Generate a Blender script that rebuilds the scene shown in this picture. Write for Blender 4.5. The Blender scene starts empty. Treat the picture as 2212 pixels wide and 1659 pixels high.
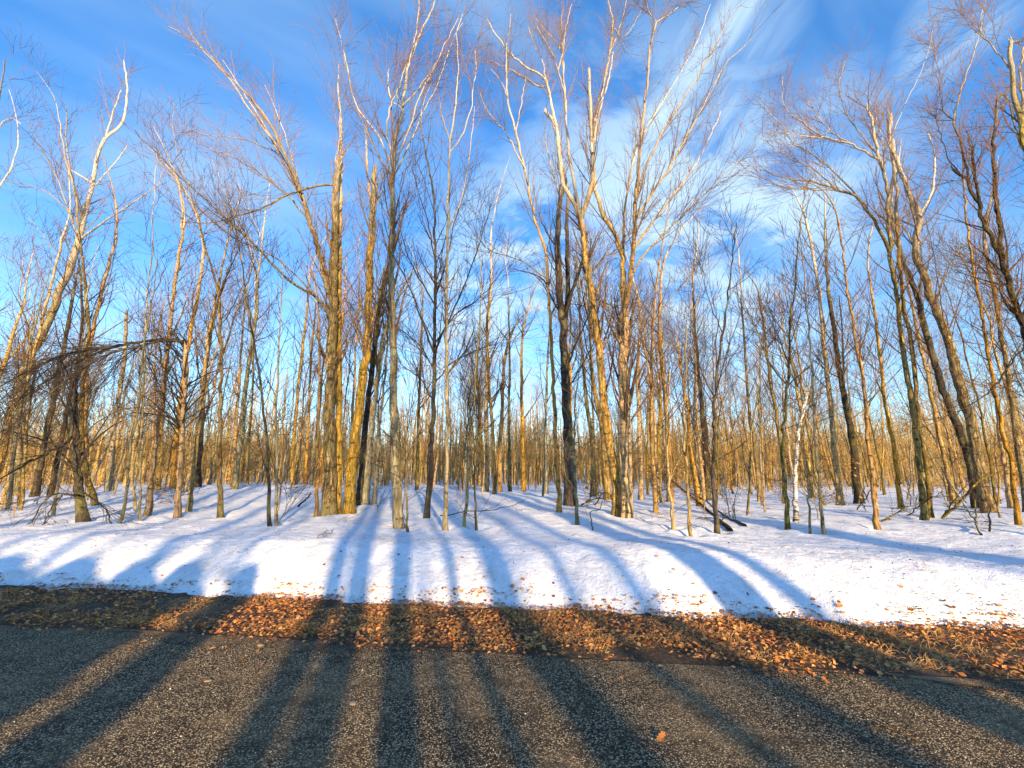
import bpy, math, random
import numpy as np
from mathutils import Vector

SC = bpy.context.scene
COL = SC.collection
R = math.radians
RNG = np.random.default_rng(7)
random.seed(7)

# ------------------------------------------------------------------ camera, light, exposure
F = 400.0                      # focal length in pixels of a 1024 px wide frame
PITCH = math.atan(86.0 / F)
CAM_H = 1.6
cam_d = bpy.data.cameras.new('camera')
cam = bpy.data.objects.new('camera', cam_d)
COL.objects.link(cam)
cam.location = (0, 0, CAM_H)
cam.rotation_euler = (math.pi / 2 + PITCH, 0, 0)
cam_d.sensor_width = 36
cam_d.lens = F / 1024 * 36
cam_d.clip_start = 0.05
cam_d.clip_end = 3000
SC.camera = cam

SUN_AZ = R(15.8)               # sunlight travels this far to the left of straight ahead
SUN_EL = R(14.5)
LD = np.array([-math.sin(SUN_AZ), math.cos(SUN_AZ)])      # plan direction the light travels
sun_d = bpy.data.lights.new('sun', 'SUN')
sun_d.energy = 5.0
sun_d.color = (1.0, 0.70, 0.34)
sun_d.angle = R(0.5)
sun = bpy.data.objects.new('sun', sun_d)
COL.objects.link(sun)
tv = Vector((LD[0] * math.cos(SUN_EL), LD[1] * math.cos(SUN_EL), -math.sin(SUN_EL)))
sun.rotation_euler = tv.to_track_quat('-Z', 'Y').to_euler()

SC.view_settings.view_transform = 'Standard'
SC.view_settings.look = 'None'
SC.view_settings.gamma = 1
SC.view_settings.exposure = 1.15

world = bpy.data.worlds.new('World')
SC.world = world
world.use_nodes = True
nt = world.node_tree
for n in list(nt.nodes):
    nt.nodes.remove(n)


def nd(tree, typ, **kw):
    n = tree.nodes.new(typ)
    for k, v in kw.items():
        setattr(n, k, v)
    return n


def mathn(tree, op, a, b=None, c=None, clamp=False):
    n = tree.nodes.new('ShaderNodeMath')
    n.operation = op
    n.use_clamp = clamp
    for i, v in enumerate((a, b, c)):
        if v is None:
            continue
        if isinstance(v, (int, float)):
            n.inputs[i].default_value = v
        else:
            tree.links.new(v, n.inputs[i])
    return n.outputs[0]


def mixc(tree, fac, a, b, blend='MIX'):
    n = tree.nodes.new('ShaderNodeMix')
    n.data_type = 'RGBA'
    n.blend_type = blend
    for i, v in ((0, fac), (6, a), (7, b)):
        if isinstance(v, (int, float)):
            n.inputs[i].default_value = v
        elif isinstance(v, tuple):
            n.inputs[i].default_value = (*v, 1)
        else:
            tree.links.new(v, n.inputs[i])
    return n.outputs[2]


def ramp(tree, fac, stops):
    n = tree.nodes.new('ShaderNodeValToRGB')
    while len(n.color_ramp.elements) < len(stops):
        n.color_ramp.elements.new(0.5)
    for e, (p, c) in zip(n.color_ramp.elements, stops):
        e.position = p
        e.color = (*c, 1) if isinstance(c, tuple) else (c, c, c, 1)
    tree.links.new(fac, n.inputs[0])
    return n.outputs[0]


def maprange(tree, v, a, b, c=0.0, d=1.0):
    n = tree.nodes.new('ShaderNodeMapRange')
    n.interpolation_type = 'SMOOTHSTEP'
    tree.links.new(v, n.inputs[0])
    for i, x in zip((1, 2, 3, 4), (a, b, c, d)):
        n.inputs[i].default_value = x
    return n.outputs[0]


def noise(tree, vec, scale, detail=4, rough=0.55, dist=0.0):
    n = tree.nodes.new('ShaderNodeTexNoise')
    n.inputs['Scale'].default_value = scale
    n.inputs['Detail'].default_value = detail
    n.inputs['Roughness'].default_value = rough
    n.inputs['Distortion'].default_value = dist
    tree.links.new(vec, n.inputs['Vector'])
    return n.outputs['Fac']


def mapping(tree, vec, loc=(0, 0, 0), rot=(0, 0, 0), scale=(1, 1, 1)):
    n = tree.nodes.new('ShaderNodeMapping')
    n.inputs['Location'].default_value = loc
    n.inputs['Rotation'].default_value = rot
    n.inputs['Scale'].default_value = scale
    tree.links.new(vec, n.inputs['Vector'])
    return n.outputs[0]


def pix_dir(dx, dy):
    """plan/vertical direction of a point of the photograph (2212 px wide scale), y = depth"""
    u = (dx * 1024 / 2212 - 512) / F
    v = (384 - dy * 1024 / 2212) / F
    y = math.cos(PITCH) - v * math.sin(PITCH)
    z = math.sin(PITCH) + v * math.cos(PITCH)
    return np.array([u, y, z])


# sky: physical sky deepened a little, with wisps of cirrus and small cumulus in fixed sky directions
sky = nd(nt, 'ShaderNodeTexSky')
sky.sky_type = 'NISHITA'
sky.sun_disc = False
sky.sun_elevation = SUN_EL
sky.sun_rotation = math.pi - SUN_AZ
sky.altitude = 200
sky.air_density = 1.0
sky.dust_density = 0.2
sky.ozone_density = 3.0
tc = nd(nt, 'ShaderNodeTexCoord')
D = tc.outputs['Generated']
sep = nd(nt, 'ShaderNodeSeparateXYZ')
nt.links.new(D, sep.inputs[0])
zc = mathn(nt, 'MAXIMUM', sep.outputs[2], 0.02)
tint = ramp(nt, zc, [(0.0, (1.40, 1.62, 1.68)), (0.26, (1.30, 1.66, 1.85)), (0.52, (0.66, 1.46, 2.05)), (0.85, (0.52, 1.58, 2.3))])
skyc = mixc(nt, 1.0, sky.outputs[0], tint, 'MULTIPLY')
zz = mathn(nt, 'ADD', zc, 0.12)
comb = nd(nt, 'ShaderNodeCombineXYZ')
nt.links.new(mathn(nt, 'DIVIDE', sep.outputs[0], zz), comb.inputs[0])
nt.links.new(mathn(nt, 'DIVIDE', sep.outputs[1], zz), comb.inputs[1])
PL = comb.outputs[0]


def planar(px, py):
    d = pix_dir(px, py); d = d / np.linalg.norm(d)
    return np.array([d[0], d[1]]) / (max(d[2], .02) + .12)


def along(p, q, sx, sy, off):
    a, b_ = planar(*p), planar(*q)
    an = math.atan2(b_[1] - a[1], b_[0] - a[0])
    return mapping(nt, mapping(nt, PL, (0, 0, 0), (0, 0, -an)), (off, off * .7, 0), (0, 0, 0), (sx, sy, 1))


wisp = noise(nt, along((0, 60), (700, 330), 0.5, 1.7, 4.4), 1.3, 5, 0.5, 0.4)
wisp = maprange(nt, wisp, 0.38, 0.78, 0, 0.42)
puff = noise(nt, mapping(nt, PL, (7.7, 2.4, 0), (0, 0, R(-15)), (1.0, 1.3, 1)), 3.2, 7, 0.6, 0.3)


def blob(px, py, rad, soft=0.5):
    d = pix_dir(px, py)
    d = d / np.linalg.norm(d)
    v = nd(nt, 'ShaderNodeVectorMath', operation='DISTANCE')
    nt.links.new(D, v.inputs[0])
    v.inputs[1].default_value = tuple(d)
    return maprange(nt, v.outputs['Value'], rad * soft * 0.2, rad, 1, 0)


acc = None
for b in [(1400, 480, .50), (1150, 560, .36), (1650, 440, .32), (1020, 720, .36), (1500, 700, .42)]:
    o = blob(*b)
    acc = o if acc is None else mathn(nt, 'MAXIMUM', acc, o)
puffs = mathn(nt, 'MULTIPLY', maprange(nt, puff, 0.36, 0.60), acc)
acc2 = None
for b in [(1520, 150, .15), (1600, 50, .13), (1440, 270, .16), (2075, 40, .09), (2010, 130, .07), (1330, 420, .18), (1540, 260, .14)]:
    o = blob(*b)
    acc2 = o if acc2 is None else mathn(nt, 'MAXIMUM', acc2, o)
streak = noise(nt, along((1440, 300), (1660, 10), 0.9, 2.6, 2.2), 2.0, 7, 0.6, 0.5)
streaks = mathn(nt, 'MULTIPLY', maprange(nt, streak, 0.30, 0.66), acc2)
cl = mathn(nt, 'MAXIMUM', mathn(nt, 'MAXIMUM', wisp, mathn(nt, 'MULTIPLY', puffs, 0.80)), mathn(nt, 'MULTIPLY', streaks, 0.85), clamp=True)
CLOUD = (4.3, 5.7, 6.7)
skyc2 = mixc(nt, cl, skyc, CLOUD)
bg = nd(nt, 'ShaderNodeBackground')
bg.inputs['Strength'].default_value = 0.086
nt.links.new(skyc2, bg.inputs['Color'])
wo = nd(nt, 'ShaderNodeOutputWorld')
nt.links.new(bg.outputs[0], wo.inputs[0])

# ------------------------------------------------------------------ tags
def tag(o, label=None, cat=None, group=None, kind=None):
    if label: o['label'] = label
    if cat: o['category'] = cat
    if group: o['group'] = group
    if kind: o['kind'] = kind
    return o


# ------------------------------------------------------------------ materials
def material(name, build):
    m = bpy.data.materials.new(name)
    m.use_nodes = True
    t = m.node_tree
    b = t.nodes['Principled BSDF']
    build(t, b)
    return m


def bumpn(t, b, h, strength, dist):
    n = t.nodes.new('ShaderNodeBump')
    n.inputs['Strength'].default_value = strength
    n.inputs['Distance'].default_value = dist
    t.links.new(h, n.inputs['Height'])
    t.links.new(n.outputs[0], b.inputs['Normal'])


def bark(name, dark, mid, light, moss=(0.20, 0.19, 0.06), mossy=0.4, pale=(0.54, 0.47, 0.36), z0=8.0, z1=13.0, bump=0.9):
    def f(t, b):
        c = t.nodes.new('ShaderNodeTexCoord').outputs['Object']
        oi = t.nodes.new('ShaderNodeObjectInfo')
        off = nd(t, 'ShaderNodeVectorMath', operation='ADD')
        cb = nd(t, 'ShaderNodeCombineXYZ')
        t.links.new(mathn(t, 'MULTIPLY', oi.outputs['Random'], 37.0), cb.inputs[0])
        t.links.new(mathn(t, 'MULTIPLY', oi.outputs['Random'], 91.0), cb.inputs[2])
        t.links.new(c, off.inputs[0]); t.links.new(cb.outputs[0], off.inputs[1])
        v = off.outputs[0]
        n1 = noise(t, mapping(t, v, scale=(17, 17, 2.4)), 1.0, 7, 0.72, 1.2)
        n2 = noise(t, v, 1.7, 4, 0.6)
        n3 = noise(t, mapping(t, v, scale=(5, 5, 9)), 1.0, 5, 0.7)
        col = ramp(t, n1, [(0.34, dark), (0.50, mid), (0.66, light)])
        mk = maprange(t, n2, 0.50, 0.66, 0, mossy)
        col = mixc(t, mk, col, moss)
        dk = maprange(t, n3, 0.53, 0.64, 0, 0.85)
        col = mixc(t, dk, col, dark)
        s = nd(t, 'ShaderNodeSeparateXYZ')
        t.links.new(c, s.inputs[0])
        h = mathn(t, 'ADD', s.outputs[2], mathn(t, 'MULTIPLY', n2, 3.0))
        col = mixc(t, maprange(t, h, z0, z1, 0, 0.85), col, pale)  # paler upward: glare against the sky put into the colour, besides younger bark
        rr = mathn(t, 'ADD', mathn(t, 'MULTIPLY', oi.outputs['Random'], 0.6), 0.78)
        hs = nd(t, 'ShaderNodeHueSaturation')
        t.links.new(col, hs.inputs['Color']); t.links.new(rr, hs.inputs['Value'])
        r2 = mathn(t, 'FRACT', mathn(t, 'MULTIPLY', oi.outputs['Random'], 57.3))
        t.links.new(mathn(t, 'ADD', mathn(t, 'MULTIPLY', r2, 0.40), 0.78), hs.inputs['Saturation'])
        r3 = mathn(t, 'FRACT', mathn(t, 'MULTIPLY', oi.outputs['Random'], 213.7))
        t.links.new(mathn(t, 'ADD', mathn(t, 'MULTIPLY', r3, 0.024), 0.486), hs.inputs['Hue'])
        t.links.new(hs.outputs[0], b.inputs['Base Color'])
        b.inputs['Roughness'].default_value = 0.9
        b.inputs['Specular IOR Level'].default_value = 0.2
        bumpn(t, b, n1, bump, 0.07)
    return material(name, f)


M = {}
M['gold'] = bark('bark_tan', (0.035, 0.024, 0.010), (0.33, 0.205, 0.062), (0.68, 0.48, 0.18))
M['dark'] = bark('bark_dark', (0.012, 0.010, 0.008), (0.045, 0.036, 0.026), (0.13, 0.10, 0.06), mossy=0.5, z0=10, z1=15)  # black bark; its colour also carries the shade on shadowed trunks and limbs
M['grey'] = bark('bark_grey', (0.05, 0.042, 0.028), (0.20, 0.17, 0.10), (0.42, 0.37, 0.23), mossy=0.55, bump=0.5)
M['olive'] = bark('bark_olive', (0.02, 0.017, 0.008), (0.14, 0.10, 0.032), (0.50, 0.37, 0.13), mossy=0.7, z0=9, z1=14)
M['orange'] = bark('bark_orange', (0.05, 0.024, 0.008), (0.38, 0.22, 0.065), (0.60, 0.40, 0.15), mossy=0.3)
M['pole'] = bark('bark_sapling', (0.06, 0.042, 0.020), (0.32, 0.23, 0.09), (0.52, 0.40, 0.18), mossy=0.2, bump=0.3)
M['twig'] = bark('twig_bark', (0.018, 0.012, 0.007), (0.105, 0.062, 0.024), (0.30, 0.19, 0.07), moss=(0.09, 0.05, 0.03), mossy=0.4,
                 pale=(0.20, 0.135, 0.09), z0=7.5, z1=13.0, bump=0.0)
M['twigdark'] = bark('twig_bark_dark', (0.012, 0.010, 0.009), (0.035, 0.027, 0.022), (0.09, 0.065, 0.05), moss=(0.06, 0.03, 0.03), mossy=0.5,
                     pale=(0.16, 0.12, 0.12), z0=8, z1=15, bump=0.0)
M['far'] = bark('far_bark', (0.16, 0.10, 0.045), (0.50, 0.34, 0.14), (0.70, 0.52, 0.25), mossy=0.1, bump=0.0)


def birch_b(t, b):
    c = t.nodes.new('ShaderNodeTexCoord').outputs['Object']
    n = noise(t, mapping(t, c, scale=(6, 6, 34)), 1.0, 5, 0.7, 0.4)
    n2 = noise(t, c, 3.0, 4)
    s = nd(t, 'ShaderNodeSeparateXYZ'); t.links.new(c, s.inputs[0])
    low = maprange(t, mathn(t, 'ADD', s.outputs[2], n2), 0.5, 1.1, 0.10, 0.0)
    col = ramp(t, mathn(t, 'SUBTRACT', n, low), [(0.40, (0.03, 0.025, 0.02)), (0.47, (0.50, 0.48, 0.44)), (0.7, (0.74, 0.73, 0.70))])
    t.links.new(col, b.inputs['Base Color'])
    b.inputs['Roughness'].default_value = 0.6
M['birch'] = material('birch_bark', birch_b)


def snow_b(t, b):
    c = t.nodes.new('ShaderNodeTexCoord').outputs['Object']
    n1 = noise(t, c, 9.0, 6, 0.65)
    n2 = noise(t, mapping(t, c, scale=(1, 1.6, 1)), 45.0, 3, 0.6)
    n3 = noise(t, c, 2.2, 4, 0.6)
    h = mathn(t, 'ADD', mathn(t, 'MULTIPLY', n1, 1.0), mathn(t, 'MULTIPLY', n2, 0.25))
    n4 = noise(t, c, 14.0, 5, 0.7)
    dirt = maprange(t, mathn(t, 'ADD', mathn(t, 'MULTIPLY', n3, 0.6), mathn(t, 'MULTIPLY', n4, 0.4)), 0.44, 0.66, 0, 0.8)
    col = mixc(t, dirt, (0.79, 0.82, 0.88), (0.60, 0.60, 0.61))
    sp = noise(t, c, 42.0, 3, 0.6)
    col = mixc(t, maprange(t, sp, 0.66, 0.74, 0, 0.6), col, (0.25, 0.20, 0.15))
    t.links.new(col, b.inputs['Base Color'])
    b.inputs['Roughness'].default_value = 0.55
    b.inputs['Specular IOR Level'].default_value = 0.25
    bumpn(t, b, h, 1.0, 0.05)
M['snow'] = material('snow', snow_b)


def stony(cols, tanmix, sc=70):
    def f(t, b):
        c = t.nodes.new('ShaderNodeTexCoord').outputs['Object']
        v = nd(t, 'ShaderNodeTexVoronoi'); v.inputs['Scale'].default_value = sc
        t.links.new(c, v.inputs['Vector'])
        v2 = nd(t, 'ShaderNodeTexVoronoi'); v2.inputs['Scale'].default_value = sc * .5
        t.links.new(c, v2.inputs['Vector'])
        s = nd(t, 'ShaderNodeSeparateColor'); t.links.new(v.outputs['Color'], s.inputs[0])
        s2 = nd(t, 'ShaderNodeSeparateColor'); t.links.new(v2.outputs['Color'], s2.inputs[0])
        big = noise(t, c, 1.1, 6, 0.65)
        col = ramp(t, s.outputs[0], cols)
        st = mathn(t, 'MULTIPLY', maprange(t, s2.outputs[1], 0.82, 0.9, 0, 1), maprange(t, v2.outputs['Distance'], 0.5, 0.25, 0, 1))
        col = mixc(t, st, col, (0.42, 0.32, 0.20))
        rim = maprange(t, v.outputs['Distance'], 0.28, 0.62, 0, 0.85)
        col = mixc(t, rim, col, (0.010, 0.009, 0.007))
        col = mixc(t, maprange(t, big, 0.42, 0.68, 0, tanmix), col, (0.40, 0.275, 0.14))
        wear = noise(t, c, 4.5, 4, 0.6)
        col = mixc(t, maprange(t, wear, 0.48, 0.72, 0, 0.6), col, (0.020, 0.015, 0.010))
        t.links.new(col, b.inputs['Base Color'])
        b.inputs['Roughness'].default_value = 0.8
        b.inputs['Specular IOR Level'].default_value = 0.2
        fine = noise(t, c, 160.0, 3, 0.7)
        h = mathn(t, 'ADD', mathn(t, 'SUBTRACT', 1.0, v.outputs['Distance']), mathn(t, 'MULTIPLY', fine, 0.5))
        bumpn(t, b, h, 1.0, 0.012)
    return f


asphalt_b = stony([(0.0, (0.016, 0.012, 0.008)), (0.40, (0.115, 0.083, 0.045)), (0.68, (0.48, 0.355, 0.195)), (1.0, (0.95, 0.73, 0.43))], 0.36, 105)
M['asphalt'] = material('asphalt', asphalt_b)


def soil_b(t, b):
    c = t.nodes.new('ShaderNodeTexCoord').outputs['Object']
    n1 = noise(t, c, 28.0, 6, 0.7)
    n2 = noise(t, c, 3.0, 4, 0.6)
    col = ramp(t, n1, [(0.3, (0.015, 0.010, 0.007)), (0.5, (0.07, 0.045, 0.022)), (0.7, (0.20, 0.12, 0.05))])
    col = mixc(t, maprange(t, n2, 0.45, 0.65, 0, 0.5), col, (0.16, 0.12, 0.07))
    t.links.new(col, b.inputs['Base Color'])
    b.inputs['Roughness'].default_value = 0.95
    bumpn(t, b, n1, 1.0, 0.03)
M['soil'] = material('verge_soil', soil_b)


sand_b = stony([(0.0, (0.04, 0.03, 0.02)), (0.4, (0.16, 0.12, 0.075)), (1.0, (0.48, 0.37, 0.24))], 0.8, 110)
M['sand'] = material('road_grit', sand_b)


def leafmat(name, c1, c2, c3):
    def f(t, b):
        g = nd(t, 'ShaderNodeNewGeometry')
        c = t.nodes.new('ShaderNodeTexCoord').outputs['Object']
        col = ramp(t, g.outputs['Random Per Island'], [(0.0, c1), (0.5, c2), (1.0, c3)])
        n = noise(t, c, 60.0, 3)
        col = mixc(t, maprange(t, n, 0.4, 0.7, 0, 0.4), col, tuple(x * 0.4 for x in c1))
        t.links.new(col, b.inputs['Base Color'])
        b.inputs['Roughness'].default_value = 0.65
    return material(name, f)


M['leaf'] = leafmat('dead_leaf', (0.11, 0.038, 0.012), (0.56, 0.19, 0.035), (0.80, 0.38, 0.11))
M['leafred'] = leafmat('dead_leaf_red', (0.10, 0.02, 0.02), (0.26, 0.06, 0.03), (0.34, 0.11, 0.04))
M['leafgold'] = leafmat('dry_leaf_hanging', (0.30, 0.15, 0.04), (0.45, 0.25, 0.08), (0.55, 0.34, 0.13))
M['grass'] = leafmat('dry_grass', (0.36, 0.17, 0.05), (0.60, 0.34, 0.11), (0.40, 0.25, 0.08))
M['grit'] = leafmat('grit', (0.10, 0.09, 0.08), (0.35, 0.31, 0.25), (0.65, 0.60, 0.52))
M['stone'] = material('pale_stone', lambda t, b: (b.inputs['Base Color'].__setattr__('default_value', (0.24, 0.18, 0.12, 1)), b.inputs['Roughness'].__setattr__('default_value', 0.8)))

# ------------------------------------------------------------------ numpy mesh helpers
def vnoise(x, y, seed=0):
    """smooth value noise on arrays"""
    xi = np.floor(x).astype(np.int64); yi = np.floor(y).astype(np.int64)
    fx = x - xi; fy = y - yi
    fx = fx * fx * (3 - 2 * fx); fy = fy * fy * (3 - 2 * fy)
    def hsh(a, b):
        n = (a * 374761393 + b * 668265263 + seed * 1442695041) & 0x7fffffff
        n = ((n ^ (n >> 13)) * 1274126177) & 0x7fffffff
        return ((n ^ (n >> 16)) & 0xffff) / 65535.0
    a = hsh(xi, yi); b = hsh(xi + 1, yi); c = hsh(xi, yi + 1); d = hsh(xi + 1, yi + 1)
    return (a * (1 - fx) + b * fx) * (1 - fy) + (c * (1 - fx) + d * fx) * fy - 0.5


def fbm(x, y, oct=4, seed=0):
    s = 0; a = 1.0
    for i in range(oct):
        s = s + a * vnoise(x, y, seed + i * 17); x = x * 2.03 + 5.1; y = y * 2.03 + 1.7; a *= 0.5
    return s


def mesh_from(name, V, Fq, mat, smooth=True, parent=None, loc=None):
    me = bpy.data.meshes.new(name)
    V = np.asarray(V, dtype=np.float32); Fq = np.asarray(Fq, dtype=np.int32)
    k = Fq.shape[1]
    me.vertices.add(len(V)); me.vertices.foreach_set('co', V.ravel())
    me.loops.add(Fq.size); me.loops.foreach_set('vertex_index', Fq.ravel())
    me.polygons.add(len(Fq)); me.polygons.foreach_set('loop_start', np.arange(0, Fq.size, k, dtype=np.int32))
    me.polygons.foreach_set('loop_total', np.full(len(Fq), k, dtype=np.int32))
    me.polygons.foreach_set('use_smooth', np.full(len(Fq), smooth))
    me.update(calc_edges=True)
    me.materials.append(mat)
    o = bpy.data.objects.new(name, me)
    COL.objects.link(o)
    if parent: o.parent = parent
    if loc is not None: o.location = loc
    return o


def tubes(P, Rd, k):
    """P (N,S,3) centre lines, Rd (N,S) radii -> verts, quads"""
    N, S, _ = P.shape
    T = np.gradient(P, axis=1)
    T /= np.linalg.norm(T, axis=2, keepdims=True) + 1e-9
    ref = np.where(np.abs(T[..., 1:2]) > 0.9, np.array([1.0, 0.1, 0.05]), np.array([0.05, 1.0, 0.03]))
    A = np.cross(T, ref); A /= np.linalg.norm(A, axis=2, keepdims=True) + 1e-9
    B = np.cross(T, A)
    ang = np.arange(k) * 2 * math.pi / k
    ca, sa = np.cos(ang), np.sin(ang)
    V = P[:, :, None, :] + Rd[:, :, None, None] * (A[:, :, None, :] * ca[None, None, :, None] + B[:, :, None, :] * sa[None, None, :, None])
    base = (np.arange(N)[:, None, None] * S + np.arange(S - 1)[None, :, None]) * k
    j = np.arange(k)[None, None, :]; j2 = (j + 1) % k
    Q = np.stack([base + j, base + j2, base + k + j2, base + k + j], axis=-1).reshape(-1, 4)
    return V.reshape(-1, 3), Q


class Bag:
    def __init__(s): s.V = []; s.Q = []; s.n = 0
    def add(s, V, Q):
        s.V.append(V); s.Q.append(Q + s.n); s.n += len(V)
    def tube(s, P, Rd, k):
        s.add(*tubes(P, Rd, k))
    def build(s, name, mat, parent=None, origin=None, smooth=True):
        V = np.concatenate(s.V)
        if origin is not None: V = V - np.asarray(origin)
        return mesh_from(name, V, np.concatenate(s.Q), mat, smooth, parent)


def resample(pts, n):
    """smooth curve (Catmull-Rom) through pts, n samples evenly spaced"""
    p = np.asarray(pts, float)
    if len(p) > 2:
        q = np.vstack([2 * p[0] - p[1], p, 2 * p[-1] - p[-2]])
        out = []
        for i in range(1, len(q) - 2):
            t = np.linspace(0, 1, 9)[:-1][:, None]
            a, b, c, d = q[i - 1], q[i], q[i + 1], q[i + 2]
            out.append(0.5 * ((2 * b) + (-a + c) * t + (2 * a - 5 * b + 4 * c - d) * t ** 2 + (-a + 3 * b - 3 * c + d) * t ** 3))
        p = np.vstack(out + [q[-2][None]])
    L = np.concatenate([[0], np.cumsum(np.linalg.norm(np.diff(p, axis=0), axis=1))])
    s = np.linspace(0, L[-1], n)
    return np.stack([np.interp(s, L, p[:, i]) for i in range(p.shape[1])], 1)


def grow(P, Rd, per, t0, t1, length, spread, up, S=6, wob=0.12, rfrac=0.55, rmax=1.0, rtip=0.35, rng=RNG, lenpow=0.6, rmin=0.0025):
    """children of every parent line: returns (M,S,3), (M,S)"""
    N, PS, _ = P.shape
    idx = np.repeat(np.arange(N), per)
    m = len(idx)
    t = t0 + (t1 - t0) * rng.random(m)
    f = t * (PS - 1); i0 = np.minimum(f.astype(int), PS - 2); fr = (f - i0)[:, None]
    p0 = P[idx, i0] * (1 - fr) + P[idx, i0 + 1] * fr
    tan = P[idx, i0 + 1] - P[idx, i0]; tan /= np.linalg.norm(tan, axis=1, keepdims=True) + 1e-9
    rp = Rd[idx, i0] * (1 - fr[:, 0]) + Rd[idx, i0 + 1] * fr[:, 0]
    rv = rng.normal(size=(m, 3)); rv -= tan * (rv * tan).sum(1, keepdims=True)
    rv /= np.linalg.norm(rv, axis=1, keepdims=True) + 1e-9
    a = spread * (0.65 + 0.7 * rng.random(m))[:, None]
    d = tan * np.cos(a) + rv * np.sin(a)
    L = length * (0.5 + 0.9 * rng.random(m)) * (1.25 - 0.75 * (t - t0) / max(t1 - t0, 1e-6)) ** lenpow
    step = (L / (S - 1))[:, None]
    pts = [p0]; d = d.copy()
    bend = rng.normal(size=(m, 3)) * wob
    for s in range(S - 1):
        d = d + bend * 0.5 + rng.normal(size=(m, 3)) * wob + np.array([0, 0, up])
        d /= np.linalg.norm(d, axis=1, keepdims=True) + 1e-9
        pts.append(pts[-1] + d * step)
    Pn = np.stack(pts, 1)
    r0 = np.minimum(rp * rfrac, rmax) * (0.6 + 0.5 * rng.random(m))
    r0 = np.maximum(r0, rmin * 1.5)
    Rn = np.maximum(r0[:, None] * np.linspace(1, rtip, S)[None, :], rmin)
    return Pn, Rn


# ------------------------------------------------------------------ ground
U = np.array([12.2, -1.58]); U /= np.linalg.norm(U)       # along the road
W = np.array([-U[1], U[0]])                                # away from the road, into the wood
E0 = np.array([-0.6, 5.33])                                # a point of the snow's edge


def us(x, y):
    return (x - E0[0]) * U[0] + (y - E0[1]) * U[1], (x - E0[0]) * W[0] + (y - E0[1]) * W[1]


def edge_jit(u):
    return 0.10 * fbm(u * 1.1, u * 0 + 3.3, 4, 5) * 2 + 0.06 * vnoise(u * 6, u * 0, 9) + 0.04 * vnoise(u * 17, u * 0, 19)


def sm(a, b, x):
    t = np.clip((x - a) / (b - a), 0, 1)
    return t * t * (3 - 2 * t)


def ground_h(x, y):
    x = np.asarray(x, float); y = np.asarray(y, float)
    u, s = us(x, y)
    sj = s - edge_jit(u)
    top = 0.435 - 0.06 * sm(2, 8, u) + 0.05 * fbm(u * 0.35, u * 0, 2, 31)
    wd = 1.15
    q = np.clip(sj / wd, 0, 1)
    bank = 1.12 * top * (1 - (1 - q) ** 1.7) * sm(-0.02, 0.10, sj) + 0.05 * sm(0.0, 0.05, sj) * (1 - q)
    lump = -0.05 * sm(1.1, 2.4, s) + 0.05 * sm(2.4, 5.5, s) + (0.05 * fbm(x * 0.9, y * 0.9, 4, 3) + 0.024 * fbm(x * 4.2, y * 4.2, 3, 8) + 0.008 * fbm(x * 13, y * 13, 2, 2)) * sm(0.0, 0.5, sj)
    far = 0.10 * fbm(x * 0.22, y * 0.22, 3, 12) * sm(2.5, 9, s)
    hump = 0.50 * np.exp(-(((x + 11) / 8.5) ** 2 + ((y - 17.5) / 4.5) ** 2)) + 0.12 * np.exp(-(((x - 0) / 5) ** 2 + ((y - 14) / 4) ** 2))
    drop = -0.10 * sm(4, 12, s) * sm(0, 6, x) - 0.16 * sm(8, 26, s)
    h = bank + lump + (far + hump + drop) * sm(1.5, 4, s)
    return np.where(sj < -0.03, -0.06, h)


def gh(x, y):
    return float(ground_h(np.array([x]), np.array([y]))[0])


def spaced(a, b, s0, g):
    out = [a]; st = s0
    while out[-1] < b:
        out.append(out[-1] + st); st *= g
    return np.array(out)


def sheet(name, us_, ss_, zf, mat):
    Ug, Sg = np.meshgrid(us_, ss_)
    X = E0[0] + Ug * U[0] + Sg * W[0]; Y = E0[1] + Ug * U[1] + Sg * W[1]
    Z = zf(X, Y, Ug, Sg)
    V = np.stack([X, Y, Z], -1).reshape(-1, 3)
    nu = len(us_); ns = len(ss_)
    i = np.arange(ns - 1)[:, None] * nu + np.arange(nu - 1)[None, :]
    Q = np.stack([i, i + 1, i + nu + 1, i + nu], -1).reshape(-1, 4)
    o = mesh_from(name, V, Q, mat)
    tag(o, kind='structure')
    return o


rt = spaced(11, 600, 0.1, 1.12); cu = np.concatenate([-rt[::-1] - 2, np.arange(-12.95, 11, 0.055), rt])
cs = np.concatenate([np.arange(-0.25, 3.2, 0.03), spaced(3.2, 700, 0.06, 1.028)])
sheet('snow_ground', cu, cs, lambda X, Y, u, s: ground_h(X, Y), M['snow'])
cb = np.concatenate([-spaced(14, 600, 0.5, 1.3)[::-1], np.arange(-13.5, 13.5, 0.08), spaced(13.5, 600, 0.5, 1.3)])
sheet('ground', cb, np.concatenate([[-500, -100, -30, -12, -8, -6, -3, -2], np.arange(-1.6, 0.6, 0.06), [5, 60, 700]]),
      lambda X, Y, u, s: np.where((s > -1.4) & (s < 0.3), 0.02 * fbm(X * 3, Y * 3, 4, 4), -0.012) * sm(-1.35, -1.0, s) + np.where(s > 0.3, -0.3, -0.012), M['soil'])


def road_edge(u):
    return -1.28 + 0.05 * fbm(u * 1.6, u * 0 + 1, 4, 44)


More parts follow.
